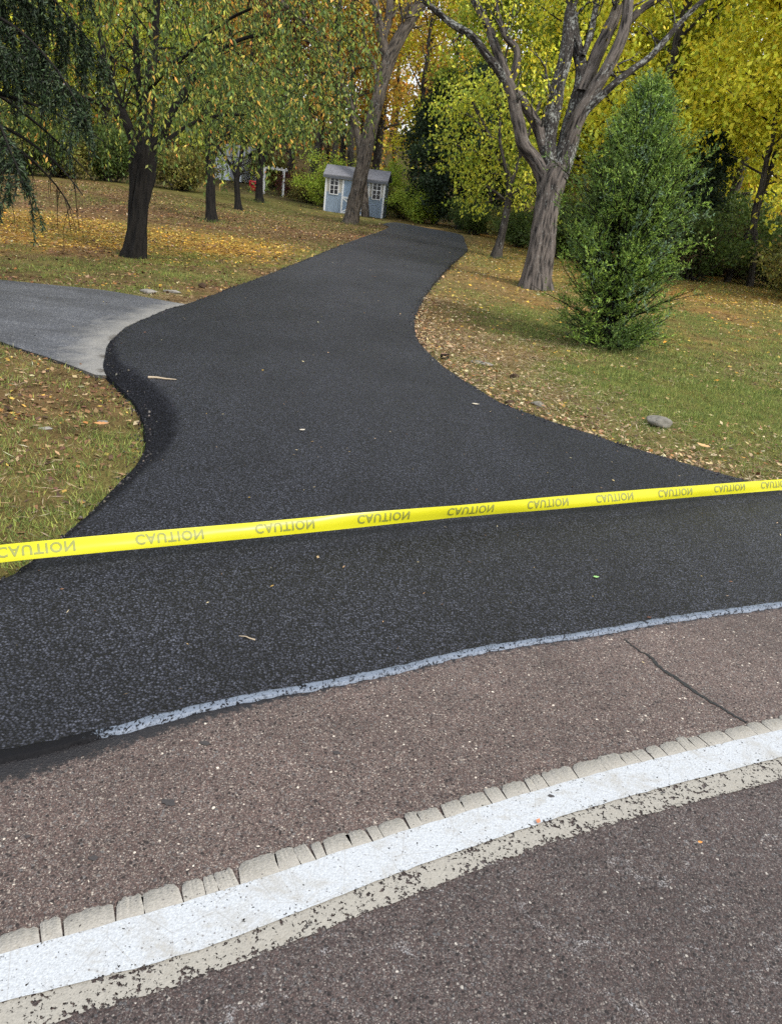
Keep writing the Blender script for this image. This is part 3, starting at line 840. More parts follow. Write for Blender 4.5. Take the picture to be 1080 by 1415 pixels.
# ------------------------------------------------------------------ trees
def base_at(px, Y):
    py = 300.
    for _ in range(20):
        d = ray(px, py); p = O+d*(Y/d[1])
        py += (p[2]-float(hgt(p[0], p[1])))*F/Y*.8
    return np.array([p[0], p[1], float(hgt(p[0], p[1]))])

def px_limb(pts, Zb, extra=None):
    """limb given as (px, py, half width px, depth offset) -> world polyline and radii"""
    a = np.array([(*p, 0)[:4] if len(p) == 3 else p for p in pts], float)
    P = np.array([O+ray(x, y)*(Zb+d) for x, y, w, d in a])
    r = a[:, 2]/F*(Zb+a[:, 3])
    Q = smooth_line(np.column_stack([P, r]), step=.12)
    return Q[:, :3], Q[:, 3]

def twigs(T, P, r, n, L, seed, up=.35, lo=.2, sub=2, rad=.35):
    """side branches off a limb; returns points where leaves sit"""
    g = np.random.default_rng(seed); tips = []
    for k in range(n):
        t = lo+(1-lo)*g.random(); i = min(int(t*(len(P)-1)), len(P)-2)
        d = norm(P[i+1]-P[i]); o = norm(np.cross(d, g.standard_normal(3)))
        dr = norm(o+d*.6+np.array([0, 0, up])); ln = L*(.5+.8*g.random())*(1.15-.5*t)
        m = 7; q = [P[i]]; dd = dr
        for _ in range(m):
            dd = norm(dd+g.standard_normal(3)*.22+np.array([0, 0, .04])); q.append(q[-1]+dd*ln/m)
        q = np.array(q); rr = np.linspace(max(r[i]*rad, .008), .004, len(q))
        T.add(q, rr, 5, seed=seed+k); tips.append(q[2:])
        for _ in range(sub):
            j = g.integers(2, len(q)-1); d2 = norm(norm(q[j]-q[j-1])+g.standard_normal(3)*.7)
            q2 = np.array([q[j]+d2*ln*.45*u+np.array([0, 0, .05*u*u])*ln+g.standard_normal(3)*.02*u for u in np.linspace(0, 1, 5)])
            T.add(q2, np.linspace(rr[j]*.7, .003, 5), 4, seed=k); tips.append(q2[1:])
    return np.vstack(tips) if tips else np.zeros((0, 3))

def leaf_cloud(tips, n, sig, L, pal, w, g, droop=.35, asp=.6, jit=.18, clump=True):
    i = g.integers(0, len(tips), n)
    P = tips[i]+g.standard_normal((n, 3))*sig*np.array([1, 1, .75])
    D = g.standard_normal((n, 3)); D[:, 2] -= droop*2
    LL = L*(.6+.7*g.random(n))
    C = pick(pal, n, w, jit, g)
    if clump:   # whole sprays share a hue
        cc = pick(pal, len(tips), w, jit, g)[i]; C = .45*C+.55*cc
    return leafset(P, D, LL, LL*asp, C, r=g)

Y_PAL = [(.84, .74, .06), (.76, .76, .07), (.86, .64, .045), (.60, .68, .07), (.38, .48, .05)]
YG_PAL = [(.50, .52, .05), (.36, .42, .045), (.64, .58, .05), (.20, .28, .035), (.12, .17, .03)]
O_PAL = [(.68, .32, .04), (.58, .40, .06), (.42, .18, .04), (.60, .48, .06), (.26, .25, .05)]
G_PAL = [(.08, .13, .03), (.10, .15, .028), (.045, .075, .018), (.16, .19, .035)]
OL_PAL = [(.14, .16, .04), (.20, .19, .045), (.09, .10, .03), (.24, .17, .05), (.34, .33, .06)]
BR_PAL = [(.12, .075, .04), (.16, .10, .05), (.08, .07, .03), (.07, .05, .03), (.20, .15, .06)]
RED_PAL = [(.16, .03, .03), (.10, .025, .03), (.22, .06, .04), (.08, .05, .03)]
BG_PAL = [(.44, .54, .06), (.32, .45, .055), (.54, .60, .09), (.18, .28, .04)]
EV_PAL = [(.022, .042, .020), (.035, .06, .024), (.016, .03, .016), (.05, .085, .035)]

def wood_tree(name, seed, Ht, r0_, z0, spread, nl, nleaf, L, pal, w, lean=(0, 0), bark=None, cone=0., sig=.42):
    g = np.random.default_rng(seed); T = Tubes(); tips = []
    m = 16; t = np.linspace(0, 1, m)
    wob = np.cumsum(g.standard_normal((m, 2))*.09, 0)*np.sqrt(Ht/10)
    P = np.column_stack([wob[:, 0]+lean[0]*t*Ht, wob[:, 1]+lean[1]*t*Ht, t*Ht]); P[:, :2] -= P[0, :2]
    P[0, 2] = -.25
    rr = r0_*(1-t)**.8+.015
    Q = smooth_line(np.column_stack([P, rr]), step=.4); T.add(Q[:, :3], Q[:, 3], 12, rough=.12, flare=.5, seed=seed)
    for k in range(nl):
        f = (k+.5)/nl; zt = z0+(Ht-z0)*f**.9; i = zt/Ht*(m-1); i0 = int(min(i, m-2)); p = P[i0]+(P[i0+1]-P[i0])*(i-i0)
        az = k*2.4+g.uniform(-.5, .5); el = math.radians(g.uniform(15, 50)+25*f)
        ln = spread*(1-.62*f-(cone*f))*g.uniform(.7, 1.2)*(.75+.25*math.sin(f*3.1))
        d = np.array([math.cos(az)*math.cos(el), math.sin(az)*math.cos(el), math.sin(el)])
        q = [p]
        for _ in range(8):
            d = norm(d+g.standard_normal(3)*.13+np.array([0, 0, -.03])); q.append(q[-1]+d*ln/8)
        q = np.array(q); rb = np.linspace(max(rr[i0]*.45, .02), .008, 9)
        T.add(q, rb, 6, seed=k); tips.append(q[5:])
        tips.append(twigs(T, q, rb, 5, ln*.42, seed*31+k, lo=.25, sub=1))
    tips = np.vstack(tips)
    leaves = leaf_cloud(tips, nleaf, sig, L, pal, w, g)
    tm = T.mesh(name+'_trunk'); cm = npmesh(name+'_crown', leaves[0], [leaves[1]], fcol=leaves[2])
    tm.materials.append(bark or M_bark_wood); cm.materials.append(M_leaf)
    return tm, cm

def shrub(name, seed, Ht, wd, nst, nleaf, L, pal, w, sig=.16, mat_=None, asp=.5):
    g = np.random.default_rng(seed); T = Tubes(); tips = []
    for k in range(nst):
        az = g.uniform(0, 6.28); lean = g.uniform(.1, 1.)
        d = norm(np.array([math.cos(az)*lean*wd/Ht, math.sin(az)*lean*wd/Ht, 1.])); ln = Ht*g.uniform(.6, 1.05)
        q = [np.array([g.uniform(-.15, .15)*wd, g.uniform(-.15, .15)*wd, -.05])]
        for _ in range(8):
            d = norm(d+g.standard_normal(3)*.14+np.array([math.cos(az), math.sin(az), 0])*.05); q.append(q[-1]+d*ln/8)
        q = np.array(q); rb = np.linspace(.022, .004, 9); T.add(q, rb, 5, seed=k)
        tips.append(q[3:]); tips.append(twigs(T, q, rb, 5, Ht*.28, seed*7+k, lo=.2, sub=1))
    tips = np.vstack(tips); tips = tips[tips[:, 2] > .05]
    lv = leaf_cloud(tips, nleaf, sig, L, pal, w, g, droop=.15, asp=asp)
    tm = T.mesh(name+'_stems'); cm = npmesh(name+'_foliage', lv[0], [lv[1]], fcol=lv[2])
    tm.materials.append(M_bark_wood); cm.materials.append(mat_ or M_leaf)
    return tm, cm

def place(name, base, meshes, parts, label, cat, group=None, rz=0., s=(1, 1, 1)):
    e = empty(name, base, rz); e.scale = s if not np.isscalar(s) else (s, s, s)
    tag(e, label, cat, group)
    for p, me in zip(parts, meshes):
        o = bpy.data.objects.new(p, me); col.objects.link(o); o.parent = e
    return e

protos = dict(
    ya=wood_tree('yellow_a', 1, 13, .20, 2.2, 4.6, 26, 20000, .17, Y_PAL, [4, 4, 2, 2, 1]),
    yb=wood_tree('yellow_b', 2, 11, .16, 1.2, 4.2, 26, 20000, .16, Y_PAL, [3, 4, 3, 2, 2], lean=(.06, 0)),
    yc=wood_tree('yellow_c', 3, 9, .12, .9, 3.6, 24, 15000, .15, Y_PAL, [3, 4, 1, 4, 3], lean=(-.05, .02)),
    yd=wood_tree('yellow_d', 13, 10.5, .085, 2.9, 3.8, 22, 15000, .16, Y_PAL, [4, 4, 3, 2, 1], lean=(.05, 0)),
    ga=wood_tree('green_a', 4, 12, .20, 1.8, 4.4, 26, 18000, .16, YG_PAL, [3, 4, 2, 3, 2]),
    gb=wood_tree('green_b', 5, 10, .16, 1.2, 3.8, 24, 15000, .15, YG_PAL, [2, 4, 1, 4, 3], lean=(.05, 0)),
    oa=wood_tree('orange_a', 6, 14, .22, 3.2, 4.2, 24, 9000, .17, O_PAL, [3, 3, 3, 2, 2]),
    ob=wood_tree('orange_b', 7, 12, .16, 2.6, 3.6, 22, 7000, .16, O_PAL, [4, 3, 2, 3, 2], lean=(.08, .0)),
    ba=wood_tree('bare_a', 8, 15, .20, 5., 3.2, 18, 1800, .15, O_PAL, [1, 2, 3, 2, 2]),
    bb=wood_tree('bare_b', 9, 13, .13, 4., 2.6, 16, 1500, .15, YG_PAL, [1, 2, 1, 2, 2], lean=(-.06, 0)),
    ev=wood_tree('evergreen', 10, 6.5, .14, .4, 3.0, 44, 26000, .15, EV_PAL, [3, 3, 2, 1], cone=.22, sig=.25),
    pu=wood_tree('purple', 12, 8, .14, 1.4, 3.2, 24, 12000, .13, RED_PAL+[(.10, .10, .04)], [3, 4, 1, 2, 2]),
)
sh = dict(
    sg=shrub('green_shrub', 20, 2.6, 2.0, 26, 13000, .10, BG_PAL, [3, 3, 2, 2]),
    sd=shrub('dark_shrub', 21, 2.2, 2.2, 26, 12000, .10, G_PAL, [3, 2, 3, 1]),
    so=shrub('olive_shrub', 22, 1.9, 2.0, 26, 9000, .10, OL_PAL, None),
    sb=shrub('brown_shrub', 23, 1.8, 2.0, 34, 6500, .08, BR_PAL, None),
    sr=shrub('red_shrub', 24, 1.4, 1.5, 24, 6000, .09, RED_PAL, [2, 3, 1, 2]),
)
WG = 'woodland trees beyond the lawn'
# px of the foot, distance, prototype, scale, turn, label
wood = [
    (690, 23.5, None, 1, 0, None),
    (735, 33, 'gb', .85, 1.0, 'bushy yellow-green tree just behind the forked trunk of the big tree'),
    (800, 31, 'ya', 1.0, .4, 'bright yellow tree filling the gap between the forked tree and the cedar'),
    (868, 29, 'ya', 1.05, 2.2, 'tall golden tree rising straight behind the bushy cedar'),
    (930, 31, 'ga', 1.0, 1.1, 'greenish yellow tree beyond the right shoulder of the cedar'),
    (1003, 26.5, 'yd', .95, .2, 'slim leaning yellow tree, left one of the pair at the edge of the right lawn'),
    (1037, 25.5, 'yd', 1.02, 2.6, 'slim leaning yellow tree, right one of the pair at the edge of the right lawn'),
    (1110, 25, 'ya', .9, 4.0, 'yellow tree whose low boughs reach in at the right border of the photo'),
    (1180, 22, 'yb', .9, 5.0, 'yellow tree outside the right border with sprays hanging into view'),
    (985, 36, 'ya', 1.1, 5.5, 'tall yellow tree far behind the leaning pair on the right'),
    (1075, 38, 'ya', 1.1, .9, 'broad yellow tree deep in the wood at the far right'),
    (770, 41, 'ya', 1.05, 3.1, 'deep yellow tree seen between the two main forks of the big tree'),
    (880, 42, 'yb', 1.25, 2.0, 'yellow crown high behind the golden tree'),
    (655, 42, 'gb', 1.15, 3.3, 'pale green tree above the dark evergreens beside the drive end'),
    (700, 44, 'ga', 1.15, 4.4, 'tall green-gold tree behind the left limb of the big tree'),
    (560, 52, 'ob', 1.3, 1.5, 'sparse orange tree right of the leaning trunk behind the shed'),
    (605, 50, 'ya', 1.1, .3, 'yellow-green tree over the dark evergreen beside the shed'),
    (572, 46, 'ba', .85, 2.0, 'nearly bare grey tree standing to the right of the shed'),
    (640, 55, 'oa', 1.2, 5.1, 'rusty tall tree deep behind the end of the driveway'),
    (470, 53, 'ob', 1.25, 2.9, 'orange leaved tree rising behind the shed roof'),
    (428, 52, 'oa', 1.2, 4.9, 'sparse orange tree left of the shed'),
    (520, 58, 'oa', 1.3, .4, 'orange and brown tree far behind the leaning trunk'),
    (484, 50, 'ba', 1.1, 1.2, 'dark bare straight trunk just left of the leaning trunk'),
    (455, 49, 'bb', 1.2, 2.2, 'thin dark bare trunk second left of the leaning trunk'),
    (398, 57, 'pu', 1.5, 2.0, 'dark purple-red tree behind the white arbour'),
    (352, 60, 'ob', 1.35, 4.0, 'orange and green tree above the red bin'),
    (300, 66, 'ob', 1.2, 5.0, 'orange flecked tree behind the white outbuilding'),
    (235, 44, 'gb', 1.15, 1.0, 'green tree showing through the weeping crown right of its trunk'),
    (150, 42, 'ga', 1.1, 2.0, 'green-gold tree behind the weeping tree, left of its trunk'),
    (70, 40, 'gb', 1.1, 3.0, 'dull green tree behind the tips of the spruce boughs'),
    (-10, 37, 'ga', 1.1, 4.0, 'dull green tree at the left border behind the spruce'),
    (-90, 34, 'ya', 1.0, 5.0, 'tree with pale leaves just outside the left border'),
]
for px, Y, k, s_, rz, lab in wood:
    if k is None: continue
    place('woodland_tree', base_at(px, Y), protos[k], ('trunk', 'crown'), lab, 'tree', WG, rz, s_)
for px, Y, s_, rz, lab in [(600, 43, 1.0, 0, 'dark evergreen to the right of the shed, first of three'), (632, 40, 1.02, 2, 'dark evergreen behind the end of the driveway, middle of three'),
                           (668, 38.5, .9, 4, 'dark evergreen closest to the big forked tree, last of three'), (935, 27, .62, 1, 'low dark evergreen half hidden behind the cedar')]:
    place('evergreen_tree', base_at(px, Y), protos['ev'], ('trunk', 'crown'), lab, 'evergreen tree', 'dark evergreens at the wood edge', rz, s_)
shr = [
    (462, 47.5, 'sg', 1.25, 0, 'bright yellow-green shrub behind the left half of the shed roof'),
    (528, 47.5, 'sg', 1.25, 2, 'bright yellow-green shrub behind the right half of the shed roof'),
    (430, 50, 'so', 1.2, 1, 'olive shrub left of the shed'),
    (552, 45, 'so', 1.0, 3, 'olive shrub touching the right side of the shed'),
    (580, 42, 'sg', .9, 3, 'light green shrub in front of the first dark evergreen'),
    (410, 54, 'sr', 1.4, 0, 'dark red shrub beside the arbour post'),
    (372, 58, 'so', 1.4, 3, 'olive shrub behind the arbour'),
    (655, 36.5, 'sd', .8, 1, 'low dark green shrub beyond the right edge of the driveway end'),
    (705, 35, 'so', .9, 2, 'olive shrub left of the foot of the big tree'),
    (715, 31, 'sd', .7, 5, 'small green shrub tight behind the foot of the big tree'),
    (772, 28, 'sd', 1.0, 4, 'dark green shrub between the big tree and the cedar'),
    (910, 26, 'sb', 1.1, 0, 'brown leafless looking brush right behind the cedar'),
    (950, 25.5, 'sd', 1.1, 2, 'dark shrub right of the cedar'),
    (975, 28.5, 'sb', 1.2, 3, 'tangled brown brush left of the leaning pair of trees'),
    (1022, 28.5, 'sb', 1.2, 1, 'tangled brown brush between the leaning pair of trees'),
    (1072, 26, 'sd', 1.0, 4, 'dark green shrub right of the leaning pair of trees'),
    (1105, 22.5, 'so', 1.1, 5, 'olive shrub at the right border'),
    (995, 31, 'sd', 1.5, 5, 'tall dark shrub behind the leaning pair of trees'),
    (330, 68, 'so', 1.4, 0, 'olive shrub behind the white outbuilding'),
    (250, 40, 'so', 1.3, 2, 'olive shrub seen below the weeping crown, right of its trunk'),
    (150, 38, 'sd', 1.3, 3, 'dark green shrub seen below the weeping crown, left of its trunk'),
    (85, 36, 'so', 1.2, 4, 'olive shrub below the spruce boughs'),
    (30, 34, 'sd', 1.3, 5, 'dark green shrub at the left border below the spruce'),
    (-40, 32, 'so', 1.3, 1, 'olive shrub outside the left border'),
]
for px, Y, k, s_, rz, lab in shr:
    place('shrub', base_at(px, Y), sh[k], ('stems', 'foliage'), lab, 'shrub', 'shrubs along the wood edge', rz, s_)

# undergrowth band under the trees and the far wood as masses
g = np.random.default_rng(77)
n = 150000
P = np.column_stack([g.uniform(-45, 40, n), g.uniform(24, 70, n)]); Wd = lawn_fields(P)[:, 4]
P = P[(Wd > .5) & free(P) & visible(P, 200)]
dens = fbm(P[:, 0], P[:, 1], .6)
P = P[g.random(len(P)) < np.clip((dens-.3)*2.2, 0, 1)]
z = hgt(P[:, 0], P[:, 1])+np.abs(g.standard_normal(len(P)))*(.15+.9*np.clip(fbm(P[:, 0], P[:, 1], .35)-.4, 0, 1)*2.2)
v = leafset(np.column_stack([P, z]), g.standard_normal((len(P), 3)), .13*(.6+.8*g.random(len(P))), .07, pick(OL_PAL+G_PAL+BR_PAL, len(P), None, .2, g), r=g)
ug = link('undergrowth', npmesh('undergrowth', v[0], [v[1]], fcol=v[2]), M_leaf)
tag(ug, 'low brown and green undergrowth on the woodland floor', 'undergrowth', kind='stuff')
T = Tubes(); tips = []
for k in range(170):
    x = g.uniform(-62, 55); y = g.uniform(60, 92)
    b = np.array([x, y, float(hgt(x, y))-.2]); Hh = g.uniform(11, 19)
    m = 8; q = b+np.column_stack([np.cumsum(g.standard_normal((m, 2))*.2, 0), np.linspace(0, Hh, m)]); q[0] = b
    rb = np.linspace(g.uniform(.1, .28), .03, m); T.add(q, rb, 6, seed=k)
    tips.append(twigs(T, q, rb, 14, 3.6, 900+k, lo=.1, sub=1))
    tips[-1] = np.column_stack([tips[-1], np.full(len(tips[-1]), k)])
tips = np.vstack(tips)
n = 190000; i = g.integers(0, len(tips), n); i = i[(np.abs(tips[i, 0]+7) > 8) | (g.random(n) < .5)]; n = len(i)
pp = [Y_PAL, O_PAL, YG_PAL, OL_PAL]
mid_ = (np.abs(tips[:, 0]+8) < 13)
hue = (fbm(tips[:, 0]+300, tips[:, 1], .12)*7).astype(int)+tips[:, 3].astype(int)
C = np.zeros((n, 3))
for k in range(4):
    mk = np.where(mid_[i] & ((hue[i] % 4) != 3), 1, hue[i] % 4) == k; C[mk] = pick(pp[k], mk.sum(), None, .2, g)
v = leafset(tips[i, :3]+g.standard_normal((n, 3))*.6, g.standard_normal((n, 3)), .36*(.6+.8*g.random(n)), .26, C, r=g)
# one object: trunks and leaves of the mass together
tm = T.mesh('dw'); nb = len(tm.vertices)
me = npmesh('distant_woods', np.vstack([np.concatenate(T.V), v[0]]), [np.concatenate(T.F), v[1]+nb],
            fcol=np.vstack([np.tile([[.07, .055, .045]], (len(np.concatenate(T.F)), 1)), v[2]]))
dw = link('distant_woods', me, M_leaf); tag(dw, 'distant autumn wood closing the view', 'woods', kind='stuff')

# ---- big forked tree on the right lawn
b = G(738, 397); Zb = float((b-O) @ fw)
root = empty('forked_tree', b); tag(root, 'big forked tree with lichen spotted limbs on the right lawn beside the driveway', 'tree')
T = Tubes(); TL = Tubes()
limbs = [
    [(737, 404, 24), (740, 385, 22), (746, 350, 20.5), (752, 310, 18), (758, 275, 18.5), (763, 250, 21), (770, 232, 18)],
]
P, r = px_limb(limbs[0], Zb); P = np.vstack([P[0]-np.array([0, 0, .3]), P]); r = np.append(r[0], r)*.88; T.add(P, r, 64, rough=.16, flare=.55, seed=3)
big = [
    ([(757, 262, 13), (748, 236, 12), (737, 218, 10.5), (724, 200, 9.5), (713, 165, 9), (708, 135, 8.5), (700, 112, 8), (690, 80, 6.5), (680, 55, 6), (670, 28, 5.5), (655, 0, 5), (640, -30, 4), (620, -70, 3)], 0, .0),
    ([(706, 128, 6), (694, 105, 6), (676, 78, 5.5), (655, 53, 5), (636, 40, 5), (620, 30, 4.5), (602, 14, 4), (588, 2, 3.6), (566, -18, 3), (535, -40, 2)], 1, -.3),
    ([(754, 215, 7), (742, 175, 7.5), (728, 150, 7), (712, 128, 7), (700, 120, 5)], 0, .15),
    ([(703, 112, 5), (711, 98, 5.5), (715, 80, 5), (713, 66, 4.6), (705, 58, 4.4), (697, 46, 4), (690, 20, 3.4), (684, -10, 2.5)], 0, -.2),
    ([(760, 250, 11), (757, 222, 11), (757, 192, 10.5), (761, 165, 10.5), (768, 132, 10.5), (777, 90, 9.8), (782, 62, 9), (786, 30, 8), (792, 0, 7), (800, -50, 6), (805, -110, 4)], 1, .1),
    ([(768, 250, 15), (777, 225, 14.5), (785, 200, 14.5), (792, 170, 14), (800, 140, 13), (805, 118, 12), (802, 90, 9), (797, 62, 8.5), (792, 35, 7.5), (789, 0, 7), (785, -45, 5), (778, -100, 3)], 1, .15),
    ([(803, 130, 10), (813, 100, 10), (826, 72, 9.5), (838, 46, 9), (848, 22, 8), (858, -8, 7.5), (872, -60, 6), (880, -120, 4)], 0, .3),
    ([(783, 208, 9), (790, 180, 10), (800, 158, 10), (816, 132, 9.5), (832, 104, 9), (846, 76, 8.5), (858, 50, 8), (864, 28, 7.5), (868, 5, 7), (872, -30, 6), (870, -90, 4)], 0, -.35),
    ([(862, 40, 5), (874, 24, 5.5), (890, 8, 5), (915, -5, 4.6), (945, -22, 4), (990, -40, 3)], 0, -.4),
    ([(790, 195, 7), (799, 170, 6), (812, 150, 5.5), (830, 132, 5), (850, 114, 4.8), (872, 97, 4.6), (893, 82, 4.4), (908, 68, 4.2), (922, 52, 4), (936, 34, 3.7), (952, 16, 3.4), (969, 0, 3), (1000, -22, 2.4), (1040, -50, 1.6)], 1, -.5),
    ([(806, 78, 3.6), (815, 50, 4.6), (822, 20, 4.3), (826, -15, 4)], 1, .2),
]
tips = []
for k, (L_, lich, dd) in enumerate(big):
    P, r = px_limb([(a, b_, w*.96, dd*min(1, j/4)) for j, (a, b_, w) in enumerate(L_)], Zb)
    P = P+(np.column_stack([vnoise(np.arange(len(P))*.25+k*9, np.zeros(len(P))+j) for j in range(3)])-.5)*.05
    (TL if lich else T).add(P, r, 20, rough=.13, seed=k+5)
    tips.append(twigs(TL, P, r, 5, 1.1, 500+k, lo=.3, sub=3, rad=.3))
tips = np.vstack(tips)
def local(me, b):
    co = np.empty(len(me.vertices)*3, np.float32); me.vertices.foreach_get('co', co)
    me.vertices.foreach_set('co', (co.reshape(-1, 3)-np.asarray(b, np.float32)).ravel()); me.update(); return me
def attach(name, me, m, root):
    b_ = np.array(root.location); local(me, b_); return link(name, me, m, root, local=True)
attach('trunk', T.mesh('forked_trunk'), M_bark_hero, root)
o = attach('limb', TL.mesh('lichen_limbs'), M_bark_lich, root); o['label'] = 'upper limbs with white lichen patches'
hi = tips[tips[:, 2] > 3.5]
v = leaf_cloud(hi, 1700, .18, .09, Y_PAL, None, np.random.default_rng(5))
attach('crown', npmesh('forked_crown', v[0], [v[1]], fcol=v[2]), M_leaf, root)

# ---- leaning tree in front of the shed
b = G(484, 309); Zb = float((b-O) @ fw)
root = empty('leaning_tree', b); tag(root, 'tall grey tree leaning to the right in front of the shed', 'tree')
T = Tubes()
P, r = px_limb([(483, 314, 12.5), (486, 300, 10.5), (490, 280, 9.6), (495, 255, 9.5), (502, 225, 9.6), (509, 190, 9.6), (518, 155, 9.2), (526, 120, 8.8), (531, 102, 8.8), (538, 80, 9), (548, 60, 8.6), (560, 38, 8.4), (573, 15, 8), (592, -5, 7), (620, -35, 6), (650, -80, 4)], Zb)
P = np.vstack([P[0]-np.array([0, 0, .3]), P]); r = np.append(r[0], r); T.add(P, r, 32, rough=.12, flare=.2, seed=4)
tp = []
for k, L_ in enumerate([[(536, 84, 6), (530, 66, 7), (527, 48, 7), (522, 25, 6), (516, 0, 5.5), (508, -40, 4.5), (498, -90, 3)], [(529, 52, 5), (536, 30, 5.5), (539, 0, 5), (545, -50, 4)],
                        [(523, 120, 2.6), (519, 100, 2.8), (516, 84, 2.4), (505, 60, 2), (500, 30, 1.6)], [(556, 42, 3), (560, 20, 3), (570, -10, 2.5)]]):
    q, rr = px_limb(L_, Zb); T.add(q, rr, 12, rough=.1, seed=k+2); tp.append(twigs(T, q, rr, 8, 1.6, 700+k, lo=.2, sub=2))
tp.append(twigs(T, P[len(P)//2:], r[len(P)//2:], 12, 1.5, 720, lo=.1, sub=2))
attach('trunk', T.mesh('leaning_trunk'), M_bark_mid, root)
v = leaf_cloud(np.vstack(tp), 1500, .25, .11, O_PAL+YG_PAL, None, np.random.default_rng(6))
attach('crown', npmesh('leaning_crown', v[0], [v[1]], fcol=v[2]), M_leaf, root)

# ---- pale stem behind it that slants up to the left
b = base_at(501, 41); Zb = float((b-O) @ fw)
root = empty('slanting_tree', b); tag(root, 'pale thin stem slanting up to the left behind the leaning tree', 'tree')
T = Tubes(); P, r = px_limb([(505, 312, 6), (503, 270, 5.5), (497, 205, 5), (490, 170, 4.6), (482, 140, 4.2), (470, 112, 4), (459, 88, 3.9), (452, 68, 3.8), (440, 48, 3.6), (428, 36, 3.6), (412, 22, 3.5), (395, 8, 3.4), (370, -10, 3)], Zb)
T.add(P, r, 14, rough=.1, seed=3); tp = twigs(T, P, r, 12, 1.6, 730, lo=.4, sub=2)
attach('trunk', T.mesh('slanting_trunk'), M_bark_mid, root)
v = leaf_cloud(tp, 700, .25, .12, O_PAL, None, np.random.default_rng(8))
attach('crown', npmesh('slanting_crown', v[0], [v[1]], fcol=v[2]), M_leaf, root)

# ---- small yellow-green tree between driveway and big tree
b = G(687, 356); Zb = float((b-O) @ fw)
root = empty('young_tree', b); tag(root, 'young yellow-green tree with a thin crooked trunk left of the big forked tree', 'tree')
T = Tubes(); tp = []
P, r = px_limb([(684, 360, 7), (689, 340, 5.5), (695, 315, 5), (700, 290, 4.6), (703, 262, 4.2), (700, 236, 3.8), (690, 212, 3.3), (676, 188, 2.8), (664, 165, 2.4), (652, 140, 1.8)], Zb); T.add(P, r, 14, rough=.12, flare=.5, seed=9)
tp.append(twigs(T, P, r, 10, 1.3, 740, lo=.5, sub=3))
for k, L_ in enumerate([[(703, 262, 3), (712, 235, 2.8), (722, 205, 2.4), (735, 170, 2), (745, 140, 1.4)], [(697, 228, 2.6), (672, 214, 2.2), (650, 208, 1.8), (630, 200, 1.2)],
                        [(700, 240, 2.4), (690, 190, 2), (692, 150, 1.6), (690, 110, 1.2)], [(674, 186, 2), (648, 160, 1.6), (622, 148, 1.2), (600, 140, .8)], [(702, 270, 2.2), (722, 258, 2), (745, 250, 1.4)], [(701, 280, 2), (680, 262, 1.8), (655, 250, 1.2)]]):
    q, rr = px_limb(L_, Zb+(.9 if k % 2 else -.7)); T.add(q, rr, 8, seed=k); tp.append(twigs(T, q, rr, 8, 1.35, 750+k, lo=.2, sub=3, up=.0))
attach('trunk', T.mesh('young_trunk'), M_bark_wood, root)
v = leaf_cloud(np.vstack(tp), 5200, .22, .115, YG_PAL+Y_PAL[:2], [4, 5, 1.5, 4, 2, 1, 1.5], np.random.default_rng(9), droop=.6)
attach('crown', npmesh('young_crown', v[0], [v[1]], fcol=v[2]), M_leaf, root)

# ---- weeping trees on the left lawn
CH_PAL = [(.15, .22, .05), (.10, .155, .04), (.23, .29, .06), (.46, .48, .08), (.74, .46, .10), (.76, .33, .08), (.055, .09, .03)]
def strands(starts, lens, step, g, L=.095, out=None):
    """hanging leafy twigs: returns tube lines and leaf sets"""
    T = Tubes(); LP = []; LD = []; LC = []
    for s0, ln in zip(starts, lens):
        d = np.array([*(g.standard_normal(2)*.6), .1]) if out is None else np.append((s0[:2]-out)*.2+g.standard_normal(2)*.3, .1)
        d = norm(d); m = max(5, int(ln/.12)); q = [s0]
        for j in range(m):
            d = norm(d*.86+np.array([0, 0, -1.])*.30+g.standard_normal(3)*.09); q.append(q[-1]+d*ln/m)
        q = np.array(q); T.add(q, np.linspace(.006, .0025, len(q)), 3)
        k = max(3, int(ln/step)); t = g.random(k)*(len(q)-1.01); i = t.astype(int); p = q[i]+(q[i+1]-q[i])*(t-i)[:, None]
        LP.append(p); LD.append(np.column_stack([g.standard_normal((k, 2))*.62, -np.ones(k)*.9-.2*g.random(k)]))
        tone = g.random(); w = [5, 3.5, 3.2, 2.6, 2.4 if tone > .76 else .35, 1.4 if tone > .84 else .1, 2.4]
        if s0[2] > 5.2: w[4] += 1.; w[3] += 1
        LC.append(pick(CH_PAL, k, w, .2, g))
    P = np.vstack(LP); D = np.vstack(LD); C = np.vstack(LC); Ls = L*(.6+.65*g.random(len(P)))
    return T, leafset(P, D, Ls, Ls*.36, C, fold=.12, r=g)
b = G(186, 355); Zb = float((b-O) @ fw)
root = empty('weeping_tree', b); tag(root, 'large weeping tree with thick dark trunk and yellow and orange hanging leaves', 'tree')
T = Tubes(); g = np.random.default_rng(31)
P, r = px_limb([(184, 360, 18), (186, 345, 16), (189, 315, 15.5), (192, 280, 16), (195, 245, 17.5), (198, 215, 20), (200, 200, 17)], Zb); P = np.vstack([P[0]-np.array([0, 0, .3]), P]); r = np.append(r[0], r)*.88; T.add(P, r, 48, rough=.2, flare=.25, seed=6)
